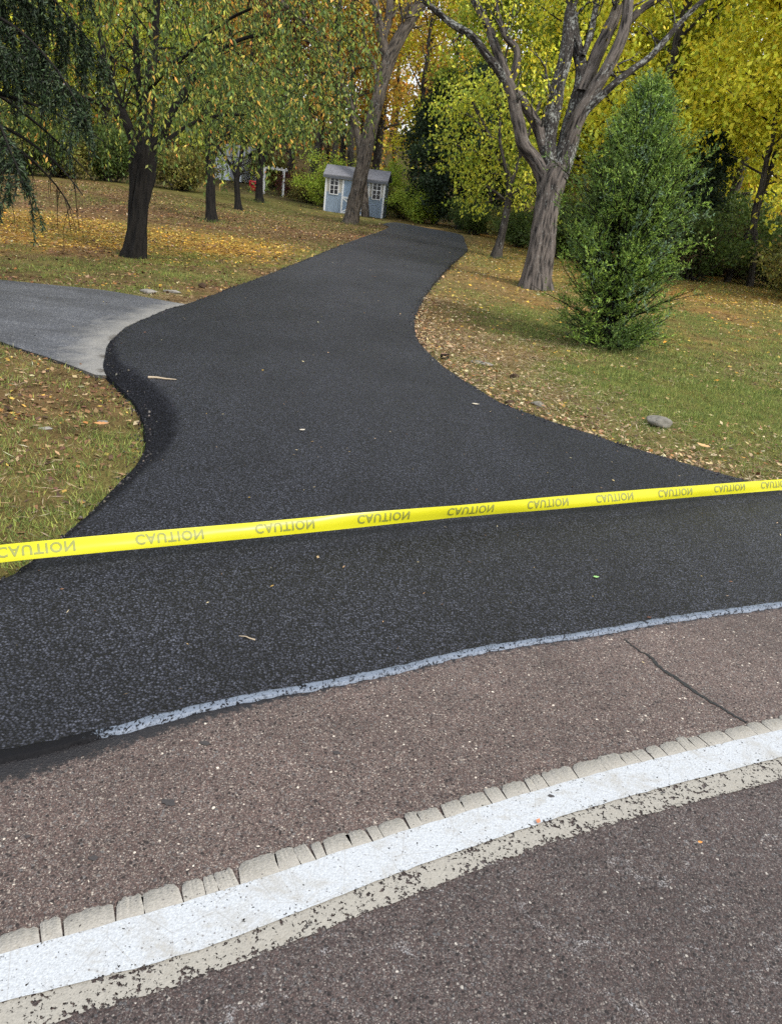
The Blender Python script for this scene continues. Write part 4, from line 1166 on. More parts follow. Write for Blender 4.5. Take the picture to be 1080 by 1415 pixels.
LM = [[(192, 215, 9), (184, 192, 8), (176, 170, 7), (166, 145, 6), (156, 115, 5), (146, 80, 4.5), (136, 40, 4), (120, -10, 3)],
      [(199, 210, 13), (201, 180, 12), (204, 150, 10.5), (207, 115, 9), (211, 85, 7.5), (214, 50, 6.5), (216, 10, 6), (220, -50, 4)],
      [(205, 212, 10), (216, 195, 8.5), (226, 180, 7), (240, 150, 6), (262, 115, 5), (290, 80, 4), (330, 55, 3.2), (375, 45, 2.2)],
      [(200, 190, 8), (196, 150, 7), (190, 110, 6), (188, 60, 5), (184, 0, 4)],
      [(176, 178, 4), (160, 158, 4), (140, 145, 3.4), (110, 130, 2.6), (75, 122, 1.8)],
      [(208, 120, 5), (228, 96, 4.5), (262, 72, 3.6), (310, 30, 2.8), (350, 10, 2)],
      [(214, 200, 5), (235, 190, 3.5), (262, 172, 3), (300, 160, 2.4), (340, 158, 1.6)]]
off = [0, .2, -.1, 1.2, .8, -1.2, .5]
for k, L_ in enumerate(LM):
    q, rr = px_limb([(a, b_, w, off[k]*j/5) for j, (a, b_, w) in enumerate(L_)], Zb); T.add(q, rr*.8, 14, rough=.12, seed=k); twigs(T, q, rr*.8, 9, 1.3, 800+k, lo=.2, sub=2)
st = []; ln = []
cl = []
while len(cl) < 135:
    a = g.uniform(0, 6.283); rho = 3.35*math.sqrt(g.random()); cl.append((math.cos(a)*rho+.25, math.sin(a)*rho, g.uniform(2.2, 6.8-2.6*(rho/3.35)**2.2)))
cl = np.array(cl)
while len(st) < 1350:
    cc = cl[g.integers(0, len(cl))]+g.standard_normal(3)*np.array([.26, .26, .2]); c = cc[:2]
    z = max(2.2, cc[2]); L_ = g.uniform(.5, 1.8)
    L_ = min(L_, max(.4, z-1.1-.35*max(0, c[0]-2)))
    if c[1] < .6 and abs(c[0]) < .75 and z-L_ < 3.0 and g.random() < .6: continue
    if c[0] > 2.0: L_ = min(L_, z-2.15)
    if L_ < .35: continue
    if z < 3 and g.random() < .35: continue
    st.append(np.array([b[0]+c[0], b[1]+c[1], b[2]+z])); ln.append(L_)
T2, v = strands(st, ln, .043, g, .092, out=b[:2])
attach('trunk', T.mesh('weeping_trunk'), M_bark_dark, root)
attach('twigs', T2.mesh('weeping_twigs'), M_bark_dark, root)
attach('crown', npmesh('weeping_crown', v[0], [v[1]], fcol=v[2]), M_leaf, root)

for k, (fx, fy, tr, lb, cr, hz, nst) in enumerate([
    (292, 306, [[(292, 310, 7.5), (291, 285, 6.5), (291, 255, 6), (290, 225, 5.5), (288, 190, 4.5), (285, 150, 3.5)], [(291, 230, 3), (302, 200, 2.6), (316, 172, 2)]],
     'weeping tree with short stout trunk, right of the big dark weeping tree', 2.6, 1.9, 330),
    (328, 289, [[(329, 292, 5), (328, 270, 3.8), (327, 248, 3.8), (329, 240, 3.6), (333, 215, 2.6), (336, 185, 2.2)], [(327, 248, 2.8), (321, 232, 2.4), (313, 220, 2), (303, 205, 1.6)]],
     'small weeping tree with a thin dark trunk forking low, left of the red bin', 2.4, 2.2, 330),
    (358, 279, [[(358, 283, 6.5), (358, 268, 5), (359, 245, 4.4), (361, 215, 3.8), (362, 180, 3)], [(360, 235, 2.4), (372, 205, 2), (388, 180, 1.6)]],
     'small weeping tree with an ivy clad foot, right beside the red bin', 2.3, 2.6, 330)]):
    b = G(fx, fy); Zb = float((b-O) @ fw); root = empty('weeping_tree', b); tag(root, lb, 'tree')
    T = Tubes(); g = np.random.default_rng(60+k)
    for j, L_ in enumerate(tr):
        q, rr = px_limb(L_, Zb); T.add(q, rr, 16, rough=.15, flare=.3 if j == 0 else 0, seed=j); twigs(T, q, rr, 8, 1.2, 860+10*k+j, lo=.4, sub=2)
    st = []; ln = []
    for _ in range(nst):
        a = g.uniform(0, 6.283); rho = cr*math.sqrt(g.random()); z = g.uniform(hz+.9, 6.3-2.3*(rho/cr)**2); L_ = min(g.uniform(.5, 1.7), z-hz+g.uniform(0, .5))
        st.append(b+np.array([math.cos(a)*rho, math.sin(a)*rho, z])); ln.append(L_)
    T2, v = strands(st, ln, .075, g, .15, out=b[:2])
    attach('trunk', T.mesh('small_weeping_trunk'), M_bark_dark, root)
    attach('twigs', T2.mesh('small_weeping_twigs'), M_bark_dark, root)
    attach('crown', npmesh('small_weeping_crown', v[0], [v[1]], fcol=v[2]), M_leaf, root)

# ---- spruce reaching in at the upper left
b = base_at(-80, 9.8); root = empty('spruce_tree', b); tag(root, 'dark spruce with drooping boughs reaching in at the upper left corner', 'tree')
g = np.random.default_rng(90); T = Tubes()
tz = np.linspace(-.2, 11, 14); T.add(b+np.column_stack([tz*0, tz*0, tz]), np.linspace(.26, .03, 14), 16, rough=.1, flare=.4, seed=2)
LP = []; LD = []; LS = []
for k in range(74):
    z = 1.9+7.6*(k/74)**1.5; az = k*2.399+g.uniform(-.3, .3); ln = (2.75 if k > 8 else 2.2)*(1-(z/12.)**1.6)*g.uniform(.8, 1.1)
    if -1.9 < az % 6.283-6.283 < -1.0 and z < 4: ln *= .75
    d = np.array([math.cos(az), math.sin(az), .25]); q = [b+np.array([0, 0, z])]
    for _ in range(12):
        d = norm(d+np.array([0, 0, -.10])+g.standard_normal(3)*.05); q.append(q[-1]+d*ln/12)
    q = np.array(q); T.add(q, np.linspace(.035, .006, 13), 5)
    dead = z < 2.35
    for j in range(int((78 if z < 6 else 22) if not dead else 12)):
        t = g.uniform(.15, 1)*(11.9); i = int(t); p = q[i]+(q[min(i+1, 12)]-q[i])*(t-i)
        hl = g.uniform(.2, .7)*(.6+.4*t/12)
        side = norm(np.cross(q[min(i+1, 12)]-q[i], [0, 0, 1.]))*g.choice([-1, 1])
        dd = norm(side*g.uniform(.2, .9)+np.array([0, 0, -.35])); w = [p]
        for _ in range(6):
            dd = norm(dd+np.array([0, 0, -.42])+g.standard_normal(3)*.06); w.append(w[-1]+dd*hl/6)
        w = np.array(w); T.add(w, np.linspace(.007, .003, 7), 3)
        if dead and z < 2.1: continue
        m = int(hl*200*(.3 if dead else 1)); tt = g.random(m)*5.99; ii = tt.astype(int); pp_ = w[ii]+(w[ii+1]-w[ii])*(tt-ii)[:, None]
        LP.append(pp_); LD.append(norm(w[ii+1]-w[ii])*.8+g.standard_normal((m, 3))*.6)
P_ = np.vstack(LP); D_ = np.vstack(LD); m = len(P_)
v = leafset(P_, D_, .06*(.7+.6*g.random(m)), .015, pick([(.018, .034, .015), (.030, .054, .020), (.055, .085, .034), (.010, .019, .010)], m, None, .2, g), r=g)
attach('trunk', T.mesh('spruce_trunk'), M_bark_dark, root)
attach('foliage', npmesh('spruce_foliage', v[0], [v[1]], fcol=v[2]), M_needle, root)

# ---- bushy cedar on the right lawn
b = G(842, 482); root = empty('cedar_bush', b); tag(root, 'bushy dark green cedar growing on the right lawn', 'cedar')
g = np.random.default_rng(95); T = Tubes(); LP = []; LD = []; LS = []; LC = []
Zc = float((b-O) @ fw)
CP = np.array([(842, 486), (843, 440), (850, 390), (860, 340), (872, 280), (884, 220), (896, 165), (903, 120)])
AX = np.array([O+ray(x, y)*Zc for x, y in CP]); AX = smooth_line(AX, step=.2)
T.add(AX, np.linspace(.07, .01, len(AX)), 10, rough=.15, seed=3)
hz_ = (AX[:, 2]-b[2])/(AX[-1, 2]-b[2])
wid = np.interp(np.linspace(0, 1, 30), [0, .05, .14, .3, .5, .7, .85, 1], [.48, .8, 1.12, 1.24, 1.27, 1.05, .68, .2])
for k in range(900):
    f = g.random()**.85; i = int(f*(len(AX)-1)); p = AX[i]+0
    az = g.uniform(0, 6.283); rr = np.interp(f, np.linspace(0, 1, 30), wid)*g.uniform(.5, 1.0)*(.5+.95*float(vnoise(math.cos(az)*1.7+3, math.sin(az)*1.7+f*7, 1.3)))*(1-.16*max(0, math.cos(az)))*(1.12 if g.random() < .06 else 1)
    el = g.uniform(.15, .75)+.5*f-.25*(f < .12)
    d = norm(np.array([math.cos(az), math.sin(az), math.tan(el)*.8])); q = [p-np.array([0, 0, .25*rr*f])]
    for _ in range(7):
        d = norm(d+np.array([0, 0, .06])+g.standard_normal(3)*.09); q.append(q[-1]+d*rr*1.12/7)
    q = np.array(q); T.add(q, np.linspace(.014, .003, 8), 3)
    tone = g.choice(3, p=[.5, .4, .1])
    pal = [[(.10, .17, .035), (.14, .22, .04), (.06, .10, .025)], [(.20, .31, .045), (.15, .24, .04), (.28, .40, .06)], [(.12, .19, .11), (.18, .26, .15), (.07, .12, .06)]][tone]
    for _ in range(14):
        t = g.uniform(1.0, 6.9); ii = int(t); s0 = q[ii]+(q[min(ii+1, 7)]-q[ii])*(t-ii)
        sd = norm(norm(q[min(ii+1, 7)]-q[ii])+g.standard_normal(3)*.75+np.array([0, 0, .25])); sl = g.uniform(.10, .26)
        m = 15; u = g.random(m)
        LP.append(s0+sd*(u*sl)[:, None]); LD.append(sd+g.standard_normal((m, 3))*.55); LC.append(pick(pal, m, None, .2, g))
P_ = np.vstack(LP); D_ = np.vstack(LD); C_ = np.vstack(LC); m = len(P_)
ok = P_[:, 2] > b[2]+.08; P_ = P_[ok]; D_ = D_[ok]; C_ = C_[ok]; m = len(P_)
v = leafset(P_, D_, .040*(.6+.8*g.random(m)), .012, C_, r=g)
for k in range(5):   # dead lower twigs on the left
    q = [b+np.array([-.1, 0, .25+.12*k])]; d = norm(np.array([-1., g.uniform(-.6, .6), .15]))
    for _ in range(7): d = norm(d+g.standard_normal(3)*.16); q.append(q[-1]+d*.11)
    T.add(np.array(q), np.linspace(.010, .003, 8), 4)
attach('trunk', T.mesh('cedar_trunk'), M_bark_dark, root)
attach('foliage', npmesh('cedar_foliage', v[0], [v[1]], fcol=v[2]), M_needle, root)

# ------------------------------------------------------------------ caution tape
M_tape, nt, bs = mat('yellow_plastic_tape'); q_ = NB(nt)
bs.inputs['Base Color'].default_value = (.74, .70, .015, 1); bs.inputs['Roughness'].default_value = .32; bs.inputs['Specular IOR Level'].default_value = .5
tr_ = q_.n('ShaderNodeBsdfTranslucent'); tr_.inputs['Color'].default_value = (.85, .80, .04, 1)
mx = q_.n('ShaderNodeMixShader'); mx.inputs[0].default_value = .4
q_.l(bs.outputs[0], mx.inputs[1]); q_.l(tr_.outputs[0], mx.inputs[2]); q_.l(mx.outputs[0], nt.nodes['Material Output'].inputs['Surface'])
M_letter = m_plain('faded_letter_ink', (.19, .20, .03), .5)
ZL, ZR = 3.12, 5.35
cen = [(-160, 784.5), (0, 764.5), (200, 746), (370, 731), (540, 714.5), (670, 703.5), (800, 692), (950, 679.5), (1080, 669.5), (1240, 657)]
cx = np.array([c[0] for c in cen], float); cy = np.array([c[1] for c in cen], float)
xs_ = np.linspace(-160, 1240, 500); ys_ = np.interp(xs_, cx, cy)
ker = np.ones(61)/61; ypad = np.pad(ys_, 30, mode='reflect', reflect_type='odd'); ys_ = np.convolve(ypad, ker, 'valid')
iz = np.interp(xs_, [-160, 0, 1080, 1240], [1/ZL+(1/ZL-1/ZR)*160/1080, 1/ZL, 1/ZR, 1/ZR-(1/ZL-1/ZR)*160/1080])
TP = np.array([O+ray(x, y)/w for x, y, w in zip(xs_, ys_, iz)])
TP = resample(TP, .02)
TT = norm(np.gradient(TP, axis=0)); upv = np.array([0, 0, 1.])
TV = norm(upv-TT*(TT @ upv)[:, None]); TNn = np.cross(TT, TV)      # TNn points to the camera side?
if (TNn[0] @ (O-TP[0])) < 0: TNn = -TNn
S_ = np.concatenate([[0], np.cumsum(np.linalg.norm(np.diff(TP, axis=0), axis=1))])
HWD = .0375
def tape_pt(s, v, lift=0.):
    s = np.asarray(s); v = np.asarray(v)
    c = np.stack([np.interp(s, S_, TP[:, k]) for k in range(3)], -1)
    a = np.stack([np.interp(s, S_, TV[:, k]) for k in range(3)], -1); n_ = np.stack([np.interp(s, S_, TNn[:, k]) for k in range(3)], -1)
    tilt = .34+.24*np.sin(s*1.3+.6)+.10*np.sin(s*3.7+1)
    curl = .009*np.cos(v/HWD*1.7+.8*np.sin(s*2.1))+.0012*np.sin(s*17+v*40)*np.sin(s*2.9)
    a2 = a*np.cos(tilt)[:, None]-n_*np.sin(tilt)[:, None]; n2 = n_*np.cos(tilt)[:, None]+a*np.sin(tilt)[:, None]
    return c+a2*v[:, None]+n2*(curl+lift)[:, None]
ns, nv_ = len(S_), 33
sg, vg = np.meshgrid(S_, np.linspace(-HWD, HWD, nv_), indexing='ij')
V = tape_pt(sg.ravel(), vg.ravel()); i = np.arange(ns-1)[:, None]*nv_+np.arange(nv_-1)[None]
q = np.stack([i, i+nv_, i+nv_+1, i+1], -1).reshape(-1, 4)
V2 = tape_pt(sg.ravel(), vg.ravel(), -.0004)
tape = link('caution_tape', npmesh('caution_tape', V, [q], smooth=True), M_tape)
tag(tape, 'yellow caution tape stretched across the driveway entrance, its lettering upside down', 'barrier tape')
cu = bpy.data.curves.new('t', 'FONT'); cu.body = 'CAUTION'; cu.size = 1; cu.offset = .022; cu.space_character = 1.12; cu.resolution_u = 3
to = bpy.data.objects.new('t', cu); col.objects.link(to)
bpy.context.view_layer.update()
dg = bpy.context.evaluated_depsgraph_get(); tme = bpy.data.meshes.new_from_object(to.evaluated_get(dg))
import bmesh
bm = bmesh.new(); bm.from_mesh(tme); bmesh.ops.triangulate(bm, faces=bm.faces[:])
for _ in range(4):
    le_ = [e for e in bm.edges if e.calc_length() > .09]
    if not le_: break
    bmesh.ops.subdivide_edges(bm, edges=le_, cuts=1); bmesh.ops.triangulate(bm, faces=bm.faces[:])
bm.to_mesh(tme); bm.free()
tv = np.array([v.co[:] for v in tme.vertices]); tf = [list(p.vertices) for p in tme.polygons]
bpy.data.objects.remove(to)
tv[:, 0] -= tv[:, 0].min(); tv[:, 0] /= tv[:, 0].max(); tv[:, 1] -= tv[:, 1].min(); tv[:, 1] /= tv[:, 1].max()
starts = [-183, -5, 187, 352, 493, 617, 727, 822, 908, 985, 1050, 1110]
def s_of_px(px):
    Q = TP-O; xx = CX+F*(Q @ R)/(Q @ fw); return np.interp(px, xx, S_)
per = .5*(s_of_px(822)-s_of_px(187))/2.5
for a in starts:
    s0 = s_of_px(a)
    if a < -160: continue
    V = tape_pt(s0+tv[:, 0]*per*.565, .027-tv[:, 1]*.047, .0016)
    me = bpy.data.meshes.new('lettering'); me.from_pydata(V.tolist(), [], tf); me.update()
    link('lettering', me, M_letter, tape)

# ------------------------------------------------------------------ box helper
def boxes(name, L, m, parent, bevel=0.):
    V = []; Fq = []
    for k, (x0, x1, y0, y1, z0, z1) in enumerate(L):
        V += [(x, y, z) for x in (x0, x1) for y in (y0, y1) for z in (z0, z1)]
        o = 8*k; Fq += [[o+0, o+1, o+3, o+2], [o+4, o+6, o+7, o+5], [o+0, o+4, o+5, o+1], [o+2, o+3, o+7, o+6], [o+0, o+2, o+6, o+4], [o+1, o+5, o+7, o+3]]
    me = bpy.data.meshes.new(name); me.from_pydata(V, [], Fq); me.update()
    o = bpy.data.objects.new(name, me); col.objects.link(o); me.materials.append(m); o.parent = parent
    if bevel:
        md = o.modifiers.new('b', 'BEVEL'); md.width = bevel; md.segments = 2
    return o
def beam(name, p, q, w, t, m, parent, y=0.):
    """flat board from p to q in the xz plane of the parent"""
    p = np.array(p, float); q = np.array(q, float); d = norm(q-p); n_ = np.array([-d[1], d[0]])*w/2
    c = [p+n_, q+n_, q-n_, p-n_]
    V = [(a[0], y-t, a[1]) for a in c]+[(a[0], y, a[1]) for a in c]
    me = bpy.data.meshes.new(name); me.from_pydata(V, [], [[0, 1, 2, 3], [7, 6, 5, 4], [0, 4, 5, 1], [1, 5, 6, 2], [2, 6, 7, 3], [3, 7, 4, 0]]); me.update()
    me.materials.append(m); return me

# ------------------------------------------------------------------ garden shed
p1 = G(447, 291); Zs = float((p1-O) @ fw)
p2 = O+ray(528, 304)*Zs; Wd = float(np.linalg.norm((p2-p1)[:2]))*1.0; Dp = Wd*.5; Hw = Wd*.60
print('SHED', p1, Wd, Hw)
shed = empty('garden_shed', (p1[0], p1[1], p1[2]-.05), math.radians(-4)); tag(shed, 'small blue garden shed with white trimmed double doors and two windows', 'shed')
def m_siding(name, c, vert=True, pitch=.1):
    m, nt, b = mat(name); q = NB(nt)
    sx = q.n('ShaderNodeSeparateXYZ'); q.l(q.n('ShaderNodeTexCoord').outputs['Object'], sx.inputs[0])
    u = q.math('ADD', sx.outputs[0], sx.outputs[1]) if vert else sx.outputs[2]
    fr = q.math('FRACT', q.math('DIVIDE', u, pitch))
    g_ = q.ramp(fr, [(0, 0.), (.10, 1.), (.93, 1.), (1, .2)] if vert else [(0, 1.), (.85, .8), (1, 0.)])
    n_ = q.noise(q.coord((1, 1, .3)), 5, 5, .6)
    cc = q.mix(q.ramp(n_, [(.3, 0.), (.7, 1.)]), tuple(np.array(c)*.85), tuple(np.array(c)*1.1))
    cc = q.mix(g_, tuple(np.array(c)*.55), cc); q.l(cc, b.inputs['Base Color']); b.inputs['Roughness'].default_value = .6
    q.bump(g_, .8, .02, b); return m
M_blue = m_siding('blue_board_siding', (.25, .32, .41)); M_cr = m_siding('beige_lap_siding', (.50, .48, .42), False, .11)
M_wt = m_plain('white_trim', (.78, .79, .80), .5, 9, .05); M_glass = m_plain('dark_window_glass', (.012, .014, .018), .1, spec=.8)
m, nt, b_ = mat('grey_shingles'); q = NB(nt)
bk = q.n('ShaderNodeTexBrick'); bk.inputs['Scale'].default_value = 3.2; bk.inputs['Color1'].default_value = (.12, .125, .14, 1); bk.inputs['Color2'].default_value = (.23, .235, .26, 1)
bk.inputs['Mortar'].default_value = (.06, .06, .065, 1); bk.inputs['Mortar Size'].default_value = .025; bk.offset = .37
q.l(q.coord((1, 1.4, 1)), bk.inputs['Vector'])
q.l(q.mix(q.noise(q.coord(), 30, 4, .7), bk.outputs['Color'], (.18, .18, .20)), b_.inputs['Base Color']); b_.inputs['Roughness'].default_value = .85
q.bump(bk.outputs['Fac'], -.6, .01, b_); M_shing = m
u = Wd
dx0, dx1 = .285*u, .745*u           # door opening
wlow = .54*Hw
boxes('wall', [(0, dx0, -.02, .06, 0, wlow), (dx1, u, -.02, .06, 0, wlow), (0, .06, .06, Dp, 0, Hw), (u-.06, u, .06, Dp, 0, Hw), (.06, u-.06, Dp-.06, Dp-.003, 0, Hw)], M_blue, shed)
o = boxes('upper_wall', [(0, dx0, 0, .06, wlow+.002, Hw), (dx1, u, 0, .06, wlow+.002, Hw), (dx0, dx1, 0, .06, Hw*.93, Hw)], M_cr, shed); o['label'] = 'beige upper wall beside the doors'
# gable triangles
rz_ = Hw+.27*Dp
for x in (0, u-.05):
    me = bpy.data.meshes.new('gable')
    V = [(x, 0, Hw), (x, Dp, Hw), (x, Dp*.5, rz_-.02), (x+.05, 0, Hw), (x+.05, Dp, Hw), (x+.05, Dp*.5, rz_-.02)]
    me.from_pydata(V, [], [[0, 1, 2], [3, 5, 4], [0, 2, 5, 3], [1, 4, 5, 2]]); me.update()
    link('gable', me, M_blue, shed, local=True)
ov = .13; e0 = -.12; sl = (rz_-Hw)/(Dp*.5); ze = Hw+e0*sl
me = bpy.data.meshes.new('roof'); th = .06
A = [(-ov, e0, ze+.03), (u+ov, e0, ze+.03), (u+ov, Dp*.5, rz_+.03), (-ov, Dp*.5, rz_+.03), (u+ov, Dp-e0, ze+.03), (-ov, Dp-e0, ze+.03)]
V = A+[(a, b__, c-th) for a, b__, c in A]
me.from_pydata(V, [], [[0, 1, 2, 3], [3, 2, 4, 5], [6, 9, 8, 7], [9, 11, 10, 8], [0, 6, 7, 1], [1, 7, 8, 2], [2, 8, 10, 4], [4, 10, 11, 5], [5, 11, 9, 3], [3, 9, 6, 0]]); me.update()
rf = link('roof', me, M_shing, shed, local=True)
boxes('fascia', [(-ov, u+ov, e0+.004, e0+.03, ze-.13, ze-.033)], m_plain('dark_fascia', (.10, .11, .13), .6), shed)
for bx_ in [(-.012, .07, -.035, -.022, 0, Hw), (u-.07, u+.0, -.035, -.022, 0, Hw), (u+.001, u+.013, -.02, .07, 0, Hw)]: boxes('corner_trim', [bx_], M_wt, shed)
for x0, x1 in ((.085*u, .215*u), (.80*u, .93*u)):
    z0, z1 = wlow-.02*u, Hw*.94
    z0 = Hw*.50
    w = boxes('window', [(x0, x1, -.028, -.012, z0, z1)], M_glass, shed)
    t = .035
    fr = [(x0-t, x0, -.045, .0, z0-t, z1+t), (x1, x1+t, -.045, .0, z0-t, z1+t), (x0, x1, -.045, 0, z0-t, z0), (x0, x1, -.045, 0, z1, z1+t)]
    xm = (x0+x1)/2; fr += [(xm-.014, xm+.014, -.040, -.0285, z0, z1)]
    for k in (1, 2, 3):
        zz = z0+(z1-z0)*k/4; hh = .014 if k == 2 else .007
        fr += [(x0, xm-.014, -.038, -.0285, zz-hh, zz+hh), (xm+.014, x1, -.038, -.0285, zz-hh, zz+hh)]
    boxes('frame', fr, M_wt, w)
M_dblue = m_plain('blue_door_panel', (.25, .34, .46), .5, 6, .08)
dz1 = Hw*.93
for s in (0, 1):
    xa = dx0 if s == 0 else (dx0+dx1)/2+.008; xb = (dx0+dx1)/2-.008 if s == 0 else dx1
    dr = boxes('door', [(xa, xb, -.012, .03, .03, dz1)], M_dblue, shed)
    t = .085; zm = Hw*.44
    tb = [(xa, xa+t, -.034, -.0125, .03, dz1), (xb-t, xb, -.034, -.0125, .03, dz1), (xa+t, xb-t, -.034, -.0125, .03, .03+t), (xa+t, xb-t, -.034, -.0125, dz1-t, dz1), (xa+t, xb-t, -.034, -.0125, zm-t/2, zm+t/2)]
    boxes('door_trim', tb, M_wt, dr)
    zc = (.03+t+zm-t/2)/2; outer = xa+t if s == 0 else xb-t; inner = xb-t if s == 0 else xa+t
    for zz in (.03+t, zm-t/2):
        link('brace', beam('brace', (outer, zz), (inner, zc), .07, .016, M_wt, dr, -.014), None, dr, local=True)
    boxes('handle', [((dx0+dx1)/2+(-.07 if s == 0 else .05), (dx0+dx1)/2+(-.05 if s == 0 else .07), -.06, -.035, zm+.06, zm+.2)], m_plain('black_handle', (.02, .02, .02), .4), dr)

# ------------------------------------------------------------------ white arbour, red bin, white outbuilding
b = G(391, 272); ar = empty('garden_arbour', b, math.radians(8)); tag(ar, 'white garden arbour with a flat top beam and slender posts on the far left lawn', 'arbour')
k_ = float((b-O) @ fw)/F
for x, y in ((0, 0), (-.10, .9), (-27*k_, 0), (-27*k_, .9)):
    boxes('post', [(x-.05, x+.05, y-.05, y+.05, -.1, 33*k_)], M_wt, ar)
boxes('top_beam', [(-30*k_, .18, -.04, .04, 33*k_+.002, 33*k_+.11), (-30*k_, .18, .86, .94, 33*k_+.002, 33*k_+.11)], M_wt, ar)
boxes('rafter', [(x-.025, x+.025, -.25, 1.15, 33*k_+.112, 33*k_+.19) for x in np.linspace(-28*k_, .1, 6)], M_wt, ar)
b = G(350, 263); k_ = float((b-O) @ fw)/F; M_red = m_plain('red_plastic', (.62, .02, .03), .35)
M_slot = m_plain('dark_slot', (.08, .01, .01), .6); rb = empty('red_bin', b, .2); tag(rb, 'bright red plastic bin standing on the far left lawn', 'bin')
w = 6.5*k_; h_ = 12.5*k_
def taper(name, x, y, z0, z1, t, m, par, hole=0):
    V = [(-x, -y, z0), (x, -y, z0), (x, y, z0), (-x, y, z0), (-x*t, -y*t, z1), (x*t, -y*t, z1), (x*t, y*t, z1), (-x*t, y*t, z1)]
    me = bpy.data.meshes.new(name); me.from_pydata(V, [], [[3, 2, 1, 0], [4, 5, 6, 7], [0, 1, 5, 4], [1, 2, 6, 5], [2, 3, 7, 6], [3, 0, 4, 7]]); me.update()
    o = link(name, me, m, par, local=True); md = o.modifiers.new('b', 'BEVEL'); md.width = .03; md.segments = 3; return o
taper('body', w*.82, w*.6, 0, h_*.86, 1.16, M_red, rb); taper('lid', w*1.02, w*.76, h_*.865, h_, .86, M_red, rb)
for a_ in (-.5, .2): boxes('handle', [(w*a_, w*(a_+.3), -w*.72, -w*.69, h_*.55, h_*.68)], M_slot, rb)
b = base_at(292, 58.); wh = empty('white_outbuilding', b, math.radians(-14)); tag(wh, 'white outbuilding with a pitched grey roof half hidden behind the weeping trees', 'outbuilding')
k_ = 58./F; M_wp = m_plain('white_painted_wall', (.62, .66, .72), .6, 4, .06)
hw_ = 30*k_; ww_ = 42*k_; dd_ = 4.2
boxes('wall', [(0, ww_, 0, .1, 0, hw_), (0, .1, .1, dd_, 0, hw_), (ww_-.1, ww_, .1, dd_, 0, hw_), (.1, ww_-.1, dd_-.1, dd_-.003, 0, hw_)], M_wp, wh)
me = bpy.data.meshes.new('roof'); rz2 = hw_+.7
A = [(-.2, -.25, hw_-.05), (ww_+.2, -.25, hw_-.05), (ww_+.2, dd_/2, rz2), (-.2, dd_/2, rz2), (ww_+.2, dd_+.25, hw_-.05), (-.2, dd_+.25, hw_-.05)]
V = A+[(a, b__, c-.07) for a, b__, c in A]
me.from_pydata(V, [], [[0, 1, 2, 3], [3, 2, 4, 5], [6, 9, 8, 7], [9, 11, 10, 8], [0, 6, 7, 1], [1, 7, 8, 2], [2, 8, 10, 4], [4, 10, 11, 5], [5, 11, 9, 3], [3, 9, 6, 0]]); me.update()
link('roof', me, m_plain('pale_roof', (.30, .31, .33), .7, 8, .2), wh, local=True)
boxes('door', [(ww_*.62, ww_*.9, -.02, -.003, 0, hw_*.8)], m_plain('grey_door', (.20, .21, .23), .5), wh)

# ------------------------------------------------------------------ stones, stump, twigs
def stone(name, px, py, sx, sy, sz, seed, m, label, cat='stone', group=None, rz=0., sink=.25, flat=.0):
    b = G(px, py); g = np.random.default_rng(seed)
    nu, nvv = 28, 16
    V = []
    th = np.linspace(0, math.pi, nvv)[1:-1]; ph = np.arange(nu)*2*math.pi/nu
    D = np.array([[math.sin(t)*math.cos(p), math.sin(t)*math.sin(p), math.cos(t)] for t in th for p in ph]+[[0, 0, 1], [0, 0, -1.]])
    pl = norm(g.standard_normal((12, 3))); off_ = g.uniform(.5, .9, 12)
    r_ = np.ones(len(D))
    for a, o_ in zip(pl, off_):
        c = D @ a; r_ = np.minimum(r_, np.where(c > .05, o_/np.maximum(c, .05), 9))
    r_ = r_*(1+.05*(vnoise(D[:, 0]*4+seed, D[:, 1]*4+D[:, 2]*3, 1)-.5)*2)
    V = D*r_[:, None]*np.array([sx, sy, sz])
    m_ = nvv-2; i = np.arange(m_-1)[:, None]*nu; j = np.arange(nu)[None]; k = (j+1) % nu
    q = np.stack([i+j, i+nu+j, i+nu+k, i+k], -1).reshape(-1, 4)
    a = m_*nu; j = np.arange(nu); k = (j+1) % nu
    t1 = np.stack([np.full(nu, a), j, k], 1); t2 = np.stack([np.full(nu, a+1), (m_-1)*nu+k, (m_-1)*nu+j], 1)
    V[:, 2] += sz*(1-sink*2)
    o = link(name, npmesh(name, V, [q, np.vstack([t1, t2])], smooth=False), m)
    o.location = (float(b[0]), float(b[1]), float(b[2])); o.rotation_euler = (0, 0, rz)
    tag(o, label, cat, group); return o
M_st1 = m_plain('grey_stone', (.17, .16, .135), .9, 18, .5, .02, .3); M_st2 = m_plain('pale_stone', (.22, .205, .18), .9, 16, .45, .02, .3)
M_clod = m_plain('brown_clod', (.055, .035, .022), .95, 40, .5, .01, .2); M_wood = m_plain('cut_wood', (.16, .085, .05), .8, 30, .4, .004)
stone('lawn_rock', 907, 588, .155, .09, .065, 3, M_st1, 'grey flat rock lying alone on the grass of the right lawn', rz=-.35, sink=.2)
stone('lawn_rock', 663, 503, .16, .09, .022, 5, M_st1, 'flat weathered stone sunk in the lawn right of the stump', rz=-.2)
stone('lawn_rock', 744, 561, .08, .05, .03, 8, M_st1, 'small grey stone in the leaf littered strip beside the driveway')
stone('verge_stone', 206, 406, .14, .08, .045, 11, M_st2, 'pale stone on the left, first of the two by the side driveway end')
stone('verge_stone', 238, 405, .15, .09, .035, 12, M_st2, 'wider pale stone, second of the two by the side driveway end', rz=.4)
stone('verge_stone', 280, 397, .07, .06, .05, 13, M_clod, 'small dark stone right of the pale pair beside the driveway')
stone('dirt_clod', 711, 522, .065, .045, .035, 15, M_clod, 'dark clod of earth in the litter strip, upper one')
stone('dirt_clod', 705, 560, .06, .045, .035, 16, M_clod, 'dark clod of earth at the driveway edge, lower one')
